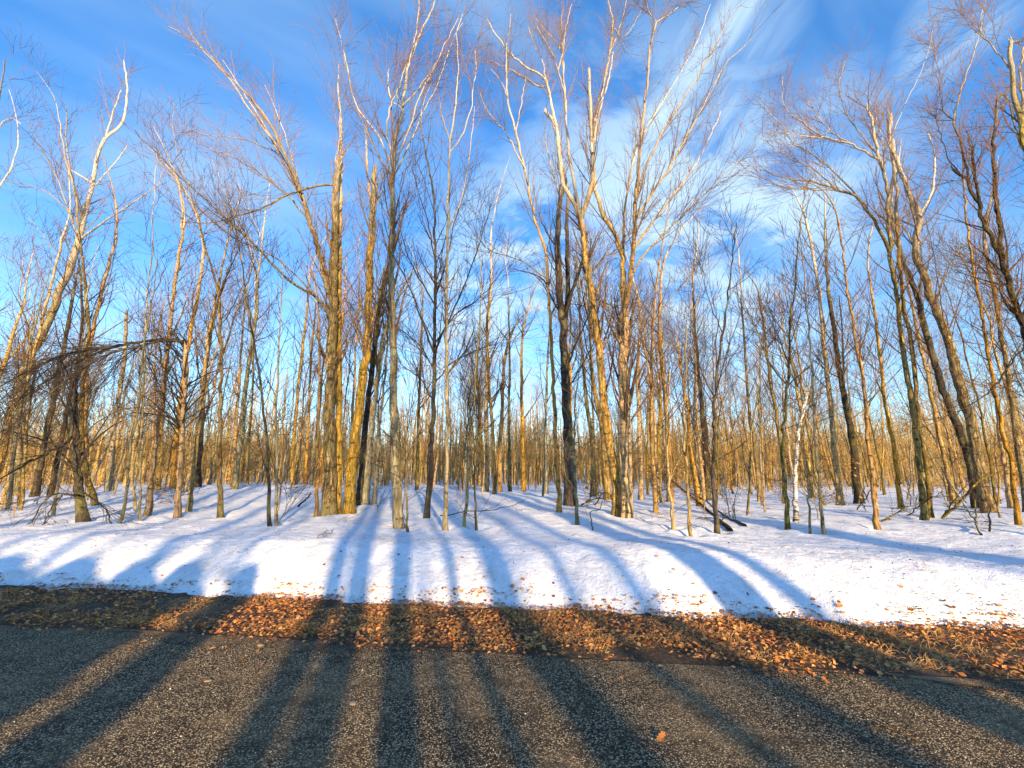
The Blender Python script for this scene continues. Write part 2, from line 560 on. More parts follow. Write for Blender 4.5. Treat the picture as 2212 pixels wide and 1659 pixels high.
# road: its near edge rows follow a ragged line
ru = np.concatenate([-spaced(14, 600, 0.5, 1.3)[::-1], np.arange(-13.5, 13.5, 0.1), spaced(13.5, 600, 0.5, 1.3)])
Ug, tg = np.meshgrid(ru, np.linspace(0, 1, 24))
Sg = -7.4 + (road_edge(Ug) + 7.4) * tg
X = E0[0] + Ug * U[0] + Sg * W[0]; Y = E0[1] + Ug * U[1] + Sg * W[1]
Z = 0.004 + 0.008 * fbm(X * 0.8, Y * 0.8, 3, 6) * sm(-1.3, -2.2, Sg)
V = np.stack([X, Y, Z], -1).reshape(-1, 3); nu = len(ru)
i = np.arange(23)[:, None] * nu + np.arange(nu - 1)[None, :]
tag(mesh_from('road', V, np.stack([i, i + 1, i + nu + 1, i + nu], -1).reshape(-1, 4), M['asphalt']), kind='structure')
# snow field beyond the far side of the road
sheet('snow_field', np.concatenate([-spaced(14, 500, 0.6, 1.3)[::-1], np.arange(-13, 13, 0.5), spaced(13, 500, 0.6, 1.3)]),
      np.concatenate([[-500, -200, -80, -40, -20], np.arange(-14, -8.4, 0.4)]),
      lambda X, Y, u, s: 0.3 * sm(-8.6, -10.5, s) * 1.0 - 0.02 + 0.05 * fbm(X * 0.5, Y * 0.5, 3, 77) * sm(-8.6, -10.5, s), M['snow'])

# ------------------------------------------------------------------ picture point -> world
def at(dx, dy, Y):
    d = pix_dir(dx, dy)
    return np.array([d[0] * Y / d[1], Y, CAM_H + d[2] * Y / d[1]])


def hit(dx, dy):
    d = pix_dir(dx, dy)
    Y = 2.0
    while Y < 120:
        p = at(dx, dy, Y)
        if p[2] <= max(gh(p[0], p[1]), 0.0): break
        Y += 0.03 if Y < 14 else 0.12
    return at(dx, dy, Y)


def rad(w, dx, dy, Y):
    """world radius of something w px wide (2212 scale) at that point"""
    d = pix_dir(dx, dy)
    depth = Y / d[1]
    return 0.5 * w * (1024 / 2212) / F * depth / math.sqrt(1 + d[0] ** 2 * 0.8)


def line3(pts, Y0, slope=0.0, n=14, jit=0.0, rng=RNG):
    """trace in 2212 scale -> smooth 3D line; depth drifts by `slope` metres per metre of length"""
    P0 = np.array([at(x, y, Y0) for x, y in pts])
    L = np.concatenate([[0], np.cumsum(np.linalg.norm(np.diff(P0, axis=0), axis=1))])
    P1 = np.array([at(x, y, Y0 + slope * l) for (x, y), l in zip(pts, L)])
    Q = resample(P1, n)
    if jit:
        Q[1:-1] += rng.normal(size=(n - 2, 3)) * jit
    return Q


def stem_mesh(P, Rr, k, flare=0.0, rough=0.07, seed=0):
    """one thick stem with a lumpy surface"""
    V, Q = tubes(P[None], Rr[None], k)
    S = len(P)
    V = V.reshape(S, k, 3)
    z = P[:, 2:3] - P[0, 2]
    a = np.arange(k)[None, :] * 2 * math.pi / k
    n = fbm(np.cos(a) * 1.3 + z * 0.9 + seed, np.sin(a) * 1.3 + z * 0.4 + seed * 2.1, 3, seed)
    fl = flare * np.exp(-z / 0.34) * (0.75 + 0.5 * np.cos(a * 4 + seed))
    V = P[:, None, :] + (V - P[:, None, :]) * (1 + rough * 2 * n + fl)[..., None]
    # pointed / closed top
    V = V.reshape(-1, 3)
    top = (P[-1] + (P[-1] - P[-2]) * 0.02)[None]
    V = np.vstack([V, top])
    last = (S - 1) * k
    cap = np.array([[last + j, last + (j + 1) % k, len(V) - 1, len(V) - 1] for j in range(k)])
    return V, Q, cap


def add_stem(bag, P, Rr, k, **kw):
    V, Q, cap = stem_mesh(P, Rr, k, **kw)
    bag.add(V, Q)
    # cap as a tiny cone of quads sharing no degenerate face: a short extra tube ring
    return bag


def taper(r0, r1, n, p=0.9):
    t = np.linspace(0, 1, n) ** p
    return r0 * (1 - t) + r1 * t


TREE_N = [0]
HOLLOW = []


def hero(label, trunk, w0, w1, mat='gold', limbs=(), Y=None, dens=1.0, bstart=0.35, blen=1.9, up=0.10, spread=0.62,
         tw='twig', name='bare_tree', cat='tree', slope=0.0, group=None, twl=1.0, broken=False, leaves=0, rootw=0.6, lmat=None):
    """a tree traced from the photograph: trunk, traced limbs, then a crown of branches and twigs grown from them"""
    TREE_N[0] += 1
    rng = np.random.default_rng(100 + TREE_N[0])
    if Y is None:
        p = hit(*trunk[0]); Y = p[1]
    P = line3(trunk, Y, slope, max(10, int(len(trunk) * 4)), 0.0, rng)
    # ground the foot
    g = gh(P[0, 0], P[0, 1])
    if P[0, 2] > g - 0.1:
        d = P[0] - P[1]; d /= max(-d[2], 0.2)
        foot = P[0] + d * (P[0, 2] - g + 0.15)
        P = np.vstack([foot[None], P])
    L = np.linalg.norm(P[-1] - P[0])
    P[2:-1, :2] += rng.normal(size=(len(P) - 3, 2)) * 0.006 * w0 ** 0.3
    r0 = rad(w0, *trunk[0], Y); r1 = rad(w1, *trunk[-1], Y)
    Rr = taper(r0, r1, len(P))
    if not broken and r1 > 0.012 and not any(math.hypot(l_[0][0][0] - trunk[-1][0], l_[0][0][1] - trunk[-1][1]) < 30 for l_ in limbs):
        d = P[-1] - P[-3]; d /= np.linalg.norm(d); ln = min(r1 * 95, 4.5); ne = 8; E = [P[-1]]
        bend = rng.normal(size=3) * .05
        for q in range(ne):
            d = d + bend + rng.normal(size=3) * .05 + np.array([0, 0, .04]); d /= np.linalg.norm(d)
            E.append(E[-1] + d * ln / ne)
        P = np.vstack([P, np.array(E[1:])]); Rr = np.concatenate([Rr, taper(r1, .006, ne + 1)[1:]])
        bstart = .3
    HOLLOW.append((P[0, 0] if g > P[0, 2] else P[0, 0], P[0, 1], r0))
    base = np.array([P[0, 0], P[0, 1], g])
    root = bpy.data.objects.new(name, None)
    root.empty_display_size = 0.3
    COL.objects.link(root); root.location = base
    tag(root, label, cat, group)
    b = Bag()
    k = 14 if r0 > 0.07 else 8
    P2 = resample(P, len(P) * (3 if r0 > 0.07 else 2)); R2 = np.interp(np.linspace(0, 1, len(P2)), np.linspace(0, 1, len(P)), Rr)
    V, Q, cap = stem_mesh(P2, R2, k, flare=rootw, seed=TREE_N[0])
    b.add(V, Q)
    if broken:                                             # splintered top: a few sharp shards
        m = 5
        for q in range(m):
            a = rng.random() * 6.28
            o = np.array([math.cos(a), math.sin(a), 0]) * r1 * 0.55
            s0 = P[-1] + o; s1 = P[-1] + o * 1.1 + np.array([0, 0, r1 * (1.5 + 4 * rng.random())])
            b.tube(np.array([[s0 - (0, 0, r1 * 1.2), s0, s1]]), np.array([[r1 * 0.45, r1 * 0.40, 0.003]]), 5)
    b.build('trunk', M[mat], root, base)
    lines = [(P, Rr)]
    for lb in limbs:
        pts, lw0, lw1 = lb[:3]
        sl = lb[3] if len(lb) > 3 else rng.uniform(-0.45, 0.45)
        LP = line3(pts, Y, sl, max(9, len(pts) * 4), 0.012, rng)
        # join the start to the nearest point already built so it is rooted there
        best = None
        for (A, _) in lines:
            dd = np.hypot(A[:, 0] - LP[0, 0], A[:, 2] - LP[0, 2])
            j = int(dd.argmin())
            if best is None or dd[j] < best[0]: best = (dd[j], A[j, 1], A[j])
        LP[:, 1] += best[1] - LP[0, 1]
        # keep its place in the picture at the shifted depth
        if abs(best[1] - Y) > 0.02:
            sh = best[1] / Y
            LP[:, 0] *= sh; LP[:, 2] = CAM_H + (LP[:, 2] - CAM_H) * sh
        if best[0] < 0.6: LP = np.vstack([best[2][None], LP])
        LR = taper(rad(lw0, *pts[0], Y), rad(lw1, *pts[-1], Y), len(LP))
        lbag = Bag(); lbag.tube(LP[None], LR[None], 8 if LR[0] > 0.03 else 5)
        lbag.build('limb', M[lmat or mat], root, base)
        lines.append((LP, LR))
    # crown
    n8 = 14
    PP = np.stack([resample(a, n8) for a, _ in lines]); RR = np.stack([np.interp(np.linspace(0, 1, n8), np.linspace(0, 1, len(r)), r) for _, r in lines])
    cr = Bag()
    nb = max(3, int(10 * dens))
    B1, R1 = grow(PP[:1], RR[:1], int(nb * 1.4), bstart, 1.0, blen, spread, up, 7, 0.07, 0.5, 0.035, 0.3, rng)
    if len(PP) > 1:
        b2, r2 = grow(PP[1:], RR[1:], max(4, int(nb * 0.75)), 0.15, 1.0, blen * 0.8, spread * 0.75, up, 7, 0.06, 0.5, 0.022, 0.3, rng)
        B1 = np.concatenate([B1, b2]); R1 = np.concatenate([R1, r2])
    cr.tube(B1, R1, 4)
    B2, R2_ = grow(B1, R1, 4, 0.12, 1.0, 0.85 * twl, 0.6, up * 0.8, 6, 0.06, 0.7, 0.008, 0.35, rng, rmin=0.0032)
    cr.tube(B2, R2_, 3)
    B3, R3 = grow(B2, R2_, 1, 0.3, 0.9, 0.42 * twl, 0.5, up * 0.5, 4, 0.06, 0.8, 0.004, 0.5, rng, rmin=0.0026)
    cr.tube(B3, R3, 3)
    # fine side twigs low on the bole
    if dens > 0:
        S1, SR = grow(PP[:1], RR[:1], int(10 * dens), 0.08, 0.6, 0.8 * twl, 1.2, 0.02, 5, 0.14, 0.4, 0.008, 0.35, rng)
        cr.tube(S1, SR, 3)
        S2, SR2 = grow(S1, SR, 5, 0.2, 1.0, 0.35 * twl, 0.7, 0.02, 4, 0.15, 0.7, 0.005, 0.5, rng)
        cr.tube(S2, SR2, 3)
    cr.build('crown', M[tw], root, base, smooth=False)
    if leaves:
        ends = B3[rng.integers(0, len(B3), leaves)][:, -1]
        Vl, Ql = leaf_quads(ends, rng, 0.045, hang=True)
        mesh_from('dead_leaves', Vl - base, Ql, M['leafgold'], False, root)
    return root


def leaf_quads(C, rng, size, hang=False, vary=0.9):
    """folded lobed little leaves: two bent quads each, sharing the midrib"""
    n = len(C)
    a = rng.random(n) * 6.283
    t = np.stack([np.cos(a), np.sin(a), (rng.normal(size=n) * 0.22 if not hang else -0.8 - rng.random(n))], 1)
    t /= np.linalg.norm(t, axis=1, keepdims=True)
    rv = rng.normal(size=(n, 3)) * 0.35 + (np.array([0, 0, 1.0]) if not hang else 0)
    sd = np.cross(t, rv); sd /= np.linalg.norm(sd, axis=1, keepdims=True) + 1e-9
    nn = np.cross(sd, t)
    s = (size * (0.45 + 1.3 * rng.random(n) ** 1.6))[:, None]
    fold = s * (0.05 + 0.35 * rng.random(n))[:, None]
    p0 = C - t * s; p1 = C + t * s * 1.1 + nn * fold * 0.4
    m = C + nn * 0
    l1 = C - t * s * 0.25 + sd * s * 0.75 + nn * fold; l2 = C + t * s * 0.45 + sd * s * 0.55 + nn * fold * 1.3
    q1 = C - t * s * 0.25 - sd * s * 0.75 + nn * fold; q2 = C + t * s * 0.45 - sd * s * 0.55 + nn * fold * 1.1
    V = np.stack([p0, l1, l2, p1, q2, q1], 1).reshape(-1, 3)
    i = np.arange(n)[:, None] * 6
    Q = np.stack([i + 0, i + 1, i + 2, i + 3, i + 0, i + 3, i + 4, i + 5], -1).reshape(-1, 4)
    return V, Q

# ------------------------------------------------------------------ the trees one can tell apart (left to right)
hero('pale forked tree leaning right from the left edge, its white top split into bare forks', [(35,1075),(43,836),(67,770),(97,710),(123,646),(147,586),(163,545),(178,480),(188,440)], 24, 15, 'grey',
     [([(188,440),(200,400),(208,350),(227,300),(263,267),(275,200),(268,130)], 12, 3, .1), ([(178,480),(160,400),(145,320),(143,230)], 7, 2),
      ([(227,300),(245,240),(262,195)], 5, 2), ([(208,400),(250,350),(275,315)], 4, 1.5), ([(170,520),(240,470),(300,430),(340,400),(352,370)], 6, 1.5), ([(170,520),(130,400),(100,340),(60,260)],5,1.5)],
     Y=15.5, dens=1.6, blen=2.2, tw='twig')
hero('dark slim tree with wavy stem in front of the pale leaning tree', [(205,1090),(180,986),(177,853),(188,753),(190,686),(185,620),(178,553),(170,483),(160,410),(140,330),(125,240)], 13, 3, 'olive',
     [([(188,700),(230,600),(250,540)],4,1.5), ([(185,620),(120,540),(60,470)],4,1.5), ([(170,483),(110,420),(40,395),(0,390)],5,1.5)], dens=1.3, blen=1.8, tw='twigdark')
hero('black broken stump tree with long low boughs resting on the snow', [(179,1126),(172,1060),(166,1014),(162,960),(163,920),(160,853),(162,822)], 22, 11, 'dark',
     [([(176,1060),(160,1020),(135,995),(117,985),(80,960),(45,945)], 9, 2, -.2), ([(163,935),(145,955),(115,972),(60,1000),(0,1035),(-40,1050)], 9, 4, -.2),
      ([(176,1080),(150,1066),(125,1078),(100,1120),(91,1141)], 6, 2.5, -.5), ([(172,1070),(120,1066),(95,1082),(82,1105),(70,1131)], 6, 2.5, -.3),
      ([(172,1060),(205,1080),(222,1095),(239,1131),(260,1141)], 5, 2.5, -.4), ([(165,960),(230,900),(300,880),(350,905)],4,1.5,-.2),
      ([(163,900),(110,850),(40,820),(0,815)],5,2,-.2)],
     broken=True, dens=1.0, blen=1.5, tw='twigdark', rootw=.6, up=-.02)
hero('tree snapped at an orange break with its crown arching left over the snow', [(383,1115),(390,986),(393,900),(397,853),(401,790),(403,738)], 13, 12, 'orange',
     [([(403,742),(370,734),(330,735),(280,742),(220,752),(150,764),(80,790),(0,835),(-60,870)], 9, 2, -.25), ([(400,736),(350,738),(290,750),(235,765),(170,800),(110,850),(60,900)], 7, 1.5, -.45),
      ([(330,737),(280,760),(240,800),(200,860),(185,900)], 4, 1.2, .2), ([(280,745),(200,755),(120,770),(40,790),(-20,800)],5,1.5,.2), ([(250,748),(180,775),(90,830),(0,900),(-40,950)],5,1.2,-.1),
      ([(220,752),(140,790),(70,850),(20,930)],4,1.2,.3), ([(180,760),(90,790),(0,860),(-40,890)],4,1.2,.5), ([(150,764),(60,840),(0,940)],3,1.2,-.5), ([(300,742),(330,800),(345,860)],3,1,0)],
     dens=2.6, blen=1.3, tw='twigdark', up=-.07, spread=.55, lmat='dark')  # dark limb bark puts the crown's shade into the colour
hero('grey birch snag with a pale broken tip among the left trees', [(237,1068),(240,1000),(247,920),(257,853),(265,800),(270,770),(273,678)], 15, 8, 'grey', [], Y=17, dens=.3, broken=True, blen=.8)
hero('slender grey sapling with crooked foot left of the thin pale pole', [(260,1128),(273,1066),(283,949),(293,920),(303,836),(312,740),(330,640),(338,560)], 8, 2, 'grey', [], dens=.9, blen=1.1, tw='twigdark')
hero('thin pale grey pole standing straight before the arched tree', [(302,1123),(303,1014),(307,936),(311,820),(313,753),(317,653),(327,553),(332,440),(338,330)], 6.5, 1.5, 'grey', [], dens=.8, blen=1.0, tw='twigdark', name='bare_sapling', cat='sapling')
hero('orange footed tan trunk between the thin pale pole and the snapped tree', [(318,1113),(328,1014),(340,930),(353,836),(360,770),(370,686),(378,610),(386,553),(395,470)], 15, 5, 'orange', [([(353,820),(345,740),(350,660)],5,2),([(360,770),(400,650),(430,560)],4,1.5)], dens=1.1, blen=1.4)
hero('tan tree leaning right just behind the snapped orange tree', [(407,1105),(419,1014),(428,936),(437,853),(447,753),(460,670),(475,600),(488,540)], 11, 4, 'gold', [([(437,853),(425,760),(420,660)],4,1.5)], dens=1.1, blen=1.3)
hero('dark straight tree whose upper stem sweeps far to the left', [(476,1115),(474,988),(477,886),(477,786),(473,653),(460,586),(445,540),(417,433),(395,370),(375,290)], 11.5, 2.5, 'olive', [([(477,780),(520,650),(560,540)],3.5,1.2),([(473,653),(500,560),(520,470)],4,1.2)], dens=1.4, blen=1.6, tw='twigdark')
hero('dark bowed stem, left one of the pair rising from one spot', [(582,1136),(579,1014),(580,986),(567,853),(550,753),(533,636),(520,553),(505,470)], 8.5, 2, 'dark', [([(579,1040),(560,960),(548,880)],3,1)], dens=1.0, blen=1.3, tw='twigdark')
hero('forking grey stem, right one of the pair rising from one spot', [(597,1136),(598,1014),(597,920),(600,786),(606,680),(612,560)], 8, 2, 'grey', [([(600,1100),(612,1010),(628,900),(640,780)],5,2), ([(597,1136),(608,1117),(632,1070)],3,1.5)], dens=1.1, blen=1.4, tw='twigdark')
hero('tan slender tree close beside the left flank of the double trunked tree', [(683,1113),(686,988),(688,886),(690,780),(688,680)], 9, 4, 'orange', [], dens=.7, blen=1.0)
hero('tallest double trunked tree left of centre with a broken top and long fans leaning left', [(711,1109),(713,1020),(712,900),(716,800),(719,650),(722,550),(724,470),(727,390),(728,350)], 31, 12, 'olive',
     [([(714,650),(705,610),(690,553),(680,510),(670,483),(655,430),(641,393)], 15, 9, -.1),
      ([(645,400),(600,300),(560,235),(490,160),(430,100),(367,62)], 8, 1.5, -.2), ([(645,405),(585,300),(540,240),(500,175),(440,110),(405,60)], 7, 1.3, .1),
      ([(652,430),(610,340),(570,270),(520,190),(478,125)], 6, 1.2, .3), ([(655,440),(630,340),(600,250),(570,180)],4,1.2,.4),
      ([(720,400),(700,400),(640,415),(567,450),(500,470),(450,483),(400,480)], 5, 1.5, -.5), ([(718,690),(680,640),(633,613),(573,553),(493,477),(383,377),(290,280)], 7, 1.3, -.35),
      ([(680,640),(600,560),(500,510),(420,440),(330,330)],4,1.2,.2), ([(670,483),(620,420),(540,360),(480,330),(420,310)],5,1.2,-.1), ([(600,330),(520,300),(440,290),(390,270)],4,1.2,.2),
      ([(728,352),(733,290),(736,235)], 3, 1.2)],
     dens=2.0, blen=1.8, broken=True, spread=.5, bstart=.3)
hero('right hand twin stem of the tall double trunked tree', [(727,1105),(731,1020),(733,930),(733,840),(732,700),(733,600),(735,480),(736,400),(738,330)], 17, 6, 'gold', [], dens=.6, blen=1.2)
hero('thick golden tree leaning right with forked broken tips, beside the double trunk', [(755,1106),(758,1020),(770,920),(780,853),(792,760),(797,700),(797,636),(800,553),(806,460),(809,375)], 24, 12, 'gold',
     [([(806,480),(795,400),(791,333),(790,270)], 6, 4, .1), ([(803,480),(815,400),(840,340),(860,290)],5,1.5), ([(797,720),(815,660),(828,600),(835,560)],7,3), ([(795,700),(770,640),(740,590),(700,560)],4,1.5)],
     dens=1.1, blen=1.5, broken=True, rootw=.5)
hero('black shadowed trunk immediately right of the thick golden leaning tree', [(775,1088),(782,1020),(788,940),(797,853),(806,770),(815,690)], 15, 9, 'dark', [([(806,770),(825,690),(838,600)],6,2)], dens=.8, blen=1.2, tw='twigdark')  # the shadow on this stem is painted in as dark bark
hero('grey trunk with an orange foot right of the black shadowed trunk', [(790,1089),(795,1014),(802,930),(812,850),(818,780)], 15, 7, 'grey', [([(812,850),(830,740),(842,640),(848,570)],5,2)], dens=.7, blen=1.2)
hero('narrow grey stem leaning right in front of the grey trunk', [(808,1089),(814,1000),(820,920),(830,830),(836,750),(842,650)], 9, 3, 'grey', [], dens=.6, blen=1.0)
hero('smooth grey green tree with a whitened forking top, standing nearest left of centre', [(861,1136),(856,1050),(853,986),(851,886),(849,753),(845,620),(846,553),(848,460),(850,370),(852,307)], 20, 10, 'grey',
     [([(852,310),(870,233),(880,150),(900,93),(924,40),(944,-10),(955,-40)], 9, 2, .15), ([(852,340),(835,293),(842,240),(850,215),(862,190),(876,140)], 5, 2, -.2), ([(846,220),(838,180),(840,150)],3,1.5),
      ([(851,370),(815,293),(770,227),(747,133),(725,40)], 5, 1.3, .3), ([(851,390),(800,300),(760,200),(738,90)],4,1.2,-.3), ([(852,360),(880,290),(904,217),(937,150),(965,90),(990,40)], 5, 1.3, -.2),
      ([(851,380),(890,300),(915,240),(950,170),(980,80),(1000,50)], 4, 1.2, .3), ([(870,233),(905,190),(925,160),(965,110)],4,1.2,.1), ([(880,150),(895,90),(905,20),(903,-20)],3,1.2,0)],
     dens=1.6, blen=1.5, spread=.5)
hero('black stemmed tree with many thin limbs spreading upward in a wide V', [(922,1115),(928,1040),(931,986),(934,930),(937,870),(939,753),(940,653),(942,586),(938,500),(937,427),(926,367),(912,290)], 12.5, 3, 'dark',
     [([(940,770),(904,670),(880,610),(854,560),(830,480),(822,420)], 5, 1.5, .3), ([(940,760),(970,690),(1010,600),(1045,500),(1060,440)], 5, 1.5, .1), ([(940,740),(985,680),(1040,640),(1090,580)],4,1.2,-.3),
      ([(940,800),(900,740),(850,700),(800,650)],4,1.2,-.3), ([(940,660),(900,590),(870,520),(862,430)],4,1.3,0), ([(941,640),(965,560),(985,470),(1010,380)],4,1.3,.2), ([(937,870),(910,820),(870,790),(840,740)],3.5,1.2,.1),
      ([(938,830),(970,790),(1020,760),(1080,740)],3.5,1.2,-.2), ([(940,560),(925,480),(900,400),(880,330)],3.5,1.2,.2)],
     dens=1.8, blen=1.4, tw='twigdark', spread=.6)
hero('slim straight grey tree with orange foot, right of the black V shaped tree', [(963,1143),(964,1080),(966,986),(967,920),(966,850),(964,786),(965,653),(966,553),(968,430),(970,333),(972,300)], 10.5, 4, 'grey',
     [([(972,310),(955,250),(948,210)], 3.5, 1.2), ([(972,305),(985,220),(990,133),(987,67),(1000,30)], 4, 1.2), ([(972,330),(1000,290),(1018,230),(1028,150),(1026,110)],3.5,1.2), ([(966,500),(1000,420),(1015,330),(1025,230)],3.5,1.2,.3)], dens=1.4, blen=1.3)
hero('pale tan sapling with a fork, second right of the slim straight grey tree', [(1003,1139),(1010,1040),(1013,986),(1022,900),(1026,800),(1036,700),(1040,600)], 7.5, 2.5, 'pole', [([(1013,986),(1005,920),(990,860)],3,1)], dens=.9, blen=1.0, name='bare_sapling', cat='sapling')
hero('thin dark sapling stem standing third right of the slim straight grey tree', [(1029,1141),(1027,1080),(1024,1000),(1022,930),(1010,850)], 4.5, 1.5, 'olive', [([(1024,988),(1040,930),(1062,880)],2.5,1)], dens=.6, blen=.8, name='bare_sapling', cat='sapling', tw='twigdark')
hero('thinnest straight sapling beside the smooth grey green tree', [(881,1146),(880,1080),(878,1014),(880,930),(886,850)], 4.5, 1.5, 'olive', [], dens=.5, blen=.7, name='bare_sapling', cat='sapling', tw='twigdark')
hero('slim pale golden tree curving up just left of the big black trunk', [(1208,1106),(1207,1060),(1204,1020),(1200,930),(1197,853),(1192,780),(1189,720),(1185,636),(1180,553),(1165,500),(1154,467),(1140,400),(1134,367),(1122,320),(1114,283),(1097,217),(1094,133)], 10, 3, 'gold',
     [([(1137,370),(1110,320),(1090,283),(1054,240),(1037,200)], 4, 1.2), ([(1114,283),(1125,230),(1135,170)],3,1.2), ([(1097,217),(1085,180),(1060,150)],3,1), ([(1180,600),(1120,560),(1060,540),(1020,500)],3,1,-.3)], dens=1.5, blen=1.4, spread=.55)
hero('massive black trunk right of centre splitting high into golden limbs', [(1232,1088),(1231,1040),(1230,986),(1227,930),(1225,886),(1220,786),(1217,720),(1213,680),(1207,600),(1204,553),(1207,467),(1214,400),(1208,330),(1203,290),(1194,262),(1178,241)], 25, 7, 'dark',  # dark bark stands in for a neighbour's shadow on this trunk
     [([(1218,710),(1226,640),(1226,553),(1224,480),(1228,420),(1215,360)], 12, 6, .1), ([(1220,700),(1232,640),(1250,590),(1262,545),(1268,500)], 9, 5, -.2), ([(1217,690),(1190,640),(1170,600),(1110,580)],5,1.5,.2),
      ([(1206,540),(1180,500),(1160,450),(1150,390)],4,1.3,.2), ([(1211,430),(1185,340),(1175,280)],4,1.3,-.1), ([(1225,800),(1245,740),(1268,690),(1290,640)],5,1.5,-.2), ([(1222,850),(1262,780),(1282,740),(1290,680)],4,1.5,-.4)],
     dens=1.4, blen=1.4, broken=True, rootw=.45)
hero('tall golden tree leaning left, its upper limbs fanning over the centre of the sky', [(1333,1110),(1332,1060),(1325,1000),(1317,953),(1304,853),(1294,753),(1280,653),(1272,600),(1265,553),(1258,500),(1254,467)], 21, 12, 'gold',
     [([(1255,475),(1235,430),(1217,400),(1208,330),(1203,283),(1192,230),(1183,187),(1172,165),(1147,150),(1110,123),(1085,90),(1070,73),(1052,40)], 11, 2, .1),
      ([(1250,450),(1238,380),(1230,333),(1225,280),(1220,200),(1215,117),(1213,50),(1216,20)], 8, 2, .2),
      ([(1256,470),(1272,420),(1282,380),(1280,320),(1277,267),(1274,200),(1272,148)], 11, 5, -.2), ([(1280,330),(1290,260),(1300,220),(1315,170),(1325,110)], 6, 2, .2),
      ([(1183,187),(1160,185),(1120,160),(1080,140),(1055,130)], 4, 1.3, 0), ([(1183,187),(1170,130),(1150,90),(1142,60)],4,1.3,.2), ([(1215,117),(1200,90),(1170,60),(1155,40)],3.5,1.3,.2), ([(1220,200),(1195,120),(1180,90),(1160,55)],3.5,1.3,-.2),
      ([(1268,600),(1300,560),(1330,540),(1360,500)],4,1.3), ([(1277,640),(1310,660),(1330,720),(1345,755)],4,1.5,-.3), ([(1215,117),(1222,60),(1235,10)],3,1,.1)],
     dens=2.0, blen=1.5, spread=.5)
hero('stout golden tree forking into tall twin limbs right of centre', [(1354,1115),(1354,1080),(1354,1020),(1351,950),(1350,886),(1347,786),(1348,720),(1350,668)], 25, 20, 'gold',
     [([(1350,672),(1345,610),(1343,553),(1330,510),(1304,467),(1292,430),(1284,400),(1281,340),(1280,283),(1290,230),(1304,183),(1316,120),(1324,57),(1318,20),(1308,-20)], 13, 3, .15),
      ([(1350,668),(1360,620),(1366,553),(1370,500),(1372,433),(1378,380),(1384,300),(1392,227),(1400,150),(1406,90),(1418,48)], 11, 4, -.1),
      ([(1345,560),(1347,500),(1352,440),(1362,380),(1372,310),(1380,250)], 7, 2, .3), ([(1372,440),(1385,390),(1405,340),(1440,270),(1475,215),(1525,133),(1575,40),(1600,5)], 7, 1.5, .1),
      ([(1370,480),(1400,430),(1440,370),(1475,310),(1518,230),(1560,150),(1620,90)], 6, 1.3, -.3), ([(1366,540),(1410,480),(1475,395),(1518,327),(1545,270),(1558,238)], 6, 2, .3),
      ([(1360,600),(1400,540),(1450,490),(1500,440),(1560,380),(1610,340)], 5, 1.3, -.3), ([(1384,300),(1420,240),(1475,150),(1510,80),(1530,20)], 4.5, 1.2, .3), ([(1316,120),(1335,70),(1350,20),(1352,-20)],4,1.5,.2),
      ([(1324,57),(1345,80),(1365,60),(1385,20)],3,1.2,-.2), ([(1418,48),(1440,35),(1475,10)],4,1.5), ([(1418,50),(1405,30),(1395,0)],3,1), ([(1352,800),(1340,740),(1335,700),(1320,680)],4,1.5)],
     dens=2.6, blen=1.7, spread=.45, rootw=.45)
hero('orange brown tree standing third from the stout forking tree on its right', [(1417,1105),(1412,1000),(1407,930),(1406,853),(1407,786),(1410,720),(1414,653),(1420,600),(1427,553),(1440,480)], 10, 3, 'orange', [([(1410,700),(1450,640),(1490,600)],4,1.2),([(1407,800),(1440,760),(1480,740)],3,1)], dens=1.3, blen=1.3)
hero('pale sapling standing close right of the massive black trunk', [(1247,1131),(1244,1060),(1241,1000),(1240,940),(1243,860)], 7, 2.5, 'grey', [([(1244,1060),(1225,1030),(1210,1000)],2,1)], dens=.7, blen=.8, name='bare_sapling', cat='sapling')
hero('bright tan sapling between the stout forking tree and the long fallen bough', [(1455,1141),(1452,1100),(1447,1066),(1443,990),(1440,900),(1446,800)], 7.5, 2.5, 'pole', [([(1446,1040),(1475,980),(1510,930)],3,1)], dens=.8, blen=.9, name='bare_sapling', cat='sapling')
hero('pinkish tan sapling with a straight stem at the left end of the long fallen bough', [(1492,1156),(1488,1100),(1484,1040),(1480,960),(1478,880),(1482,780),(1480,700)], 7.5, 2.5, 'pole', [], dens=.9, blen=.9, name='bare_sapling', cat='sapling')
hero('dark twin stemmed young tree crossing the long fallen bough', [(1549,1149),(1544,1086),(1541,1014),(1543,940),(1545,853),(1552,780),(1562,720),(1570,660),(1575,620),(1582,553),(1590,480)], 10.5, 2.5, 'dark', [([(1545,1080),(1533,1000),(1525,900),(1520,780)],5,1.5),([(1562,720),(1530,640),(1510,560)],3,1)], dens=1.3, blen=1.3, tw='twigdark')
hero('slim olive stem just left of the white birch', [(1702,1143),(1697,1080),(1694,1001),(1692,953),(1698,860),(1705,786),(1706,720),(1712,660),(1718,600),(1722,553),(1730,470),(1742,400)], 9.5, 2, 'olive', [([(1705,786),(1670,700),(1640,640)],4,1.2),([(1700,830),(1660,780),(1630,700),(1600,640)],5,1.5)], dens=1.2, blen=1.1)
hero('white birch with a bent broken top standing right of the fallen bough', [(1719,1125),(1718,1080),(1719,1040),(1720,990),(1722,953),(1728,913),(1735,880),(1743,850)], 10.5, 7, 'birch', [([(1736,875),(1742,856),(1746,848)],5,4), ([(1722,940),(1728,915),(1731,893)],3,1.5), ([(1741,855),(1735,835),(1733,815)],2.5,1)], dens=0, broken=True, name='birch_tree')
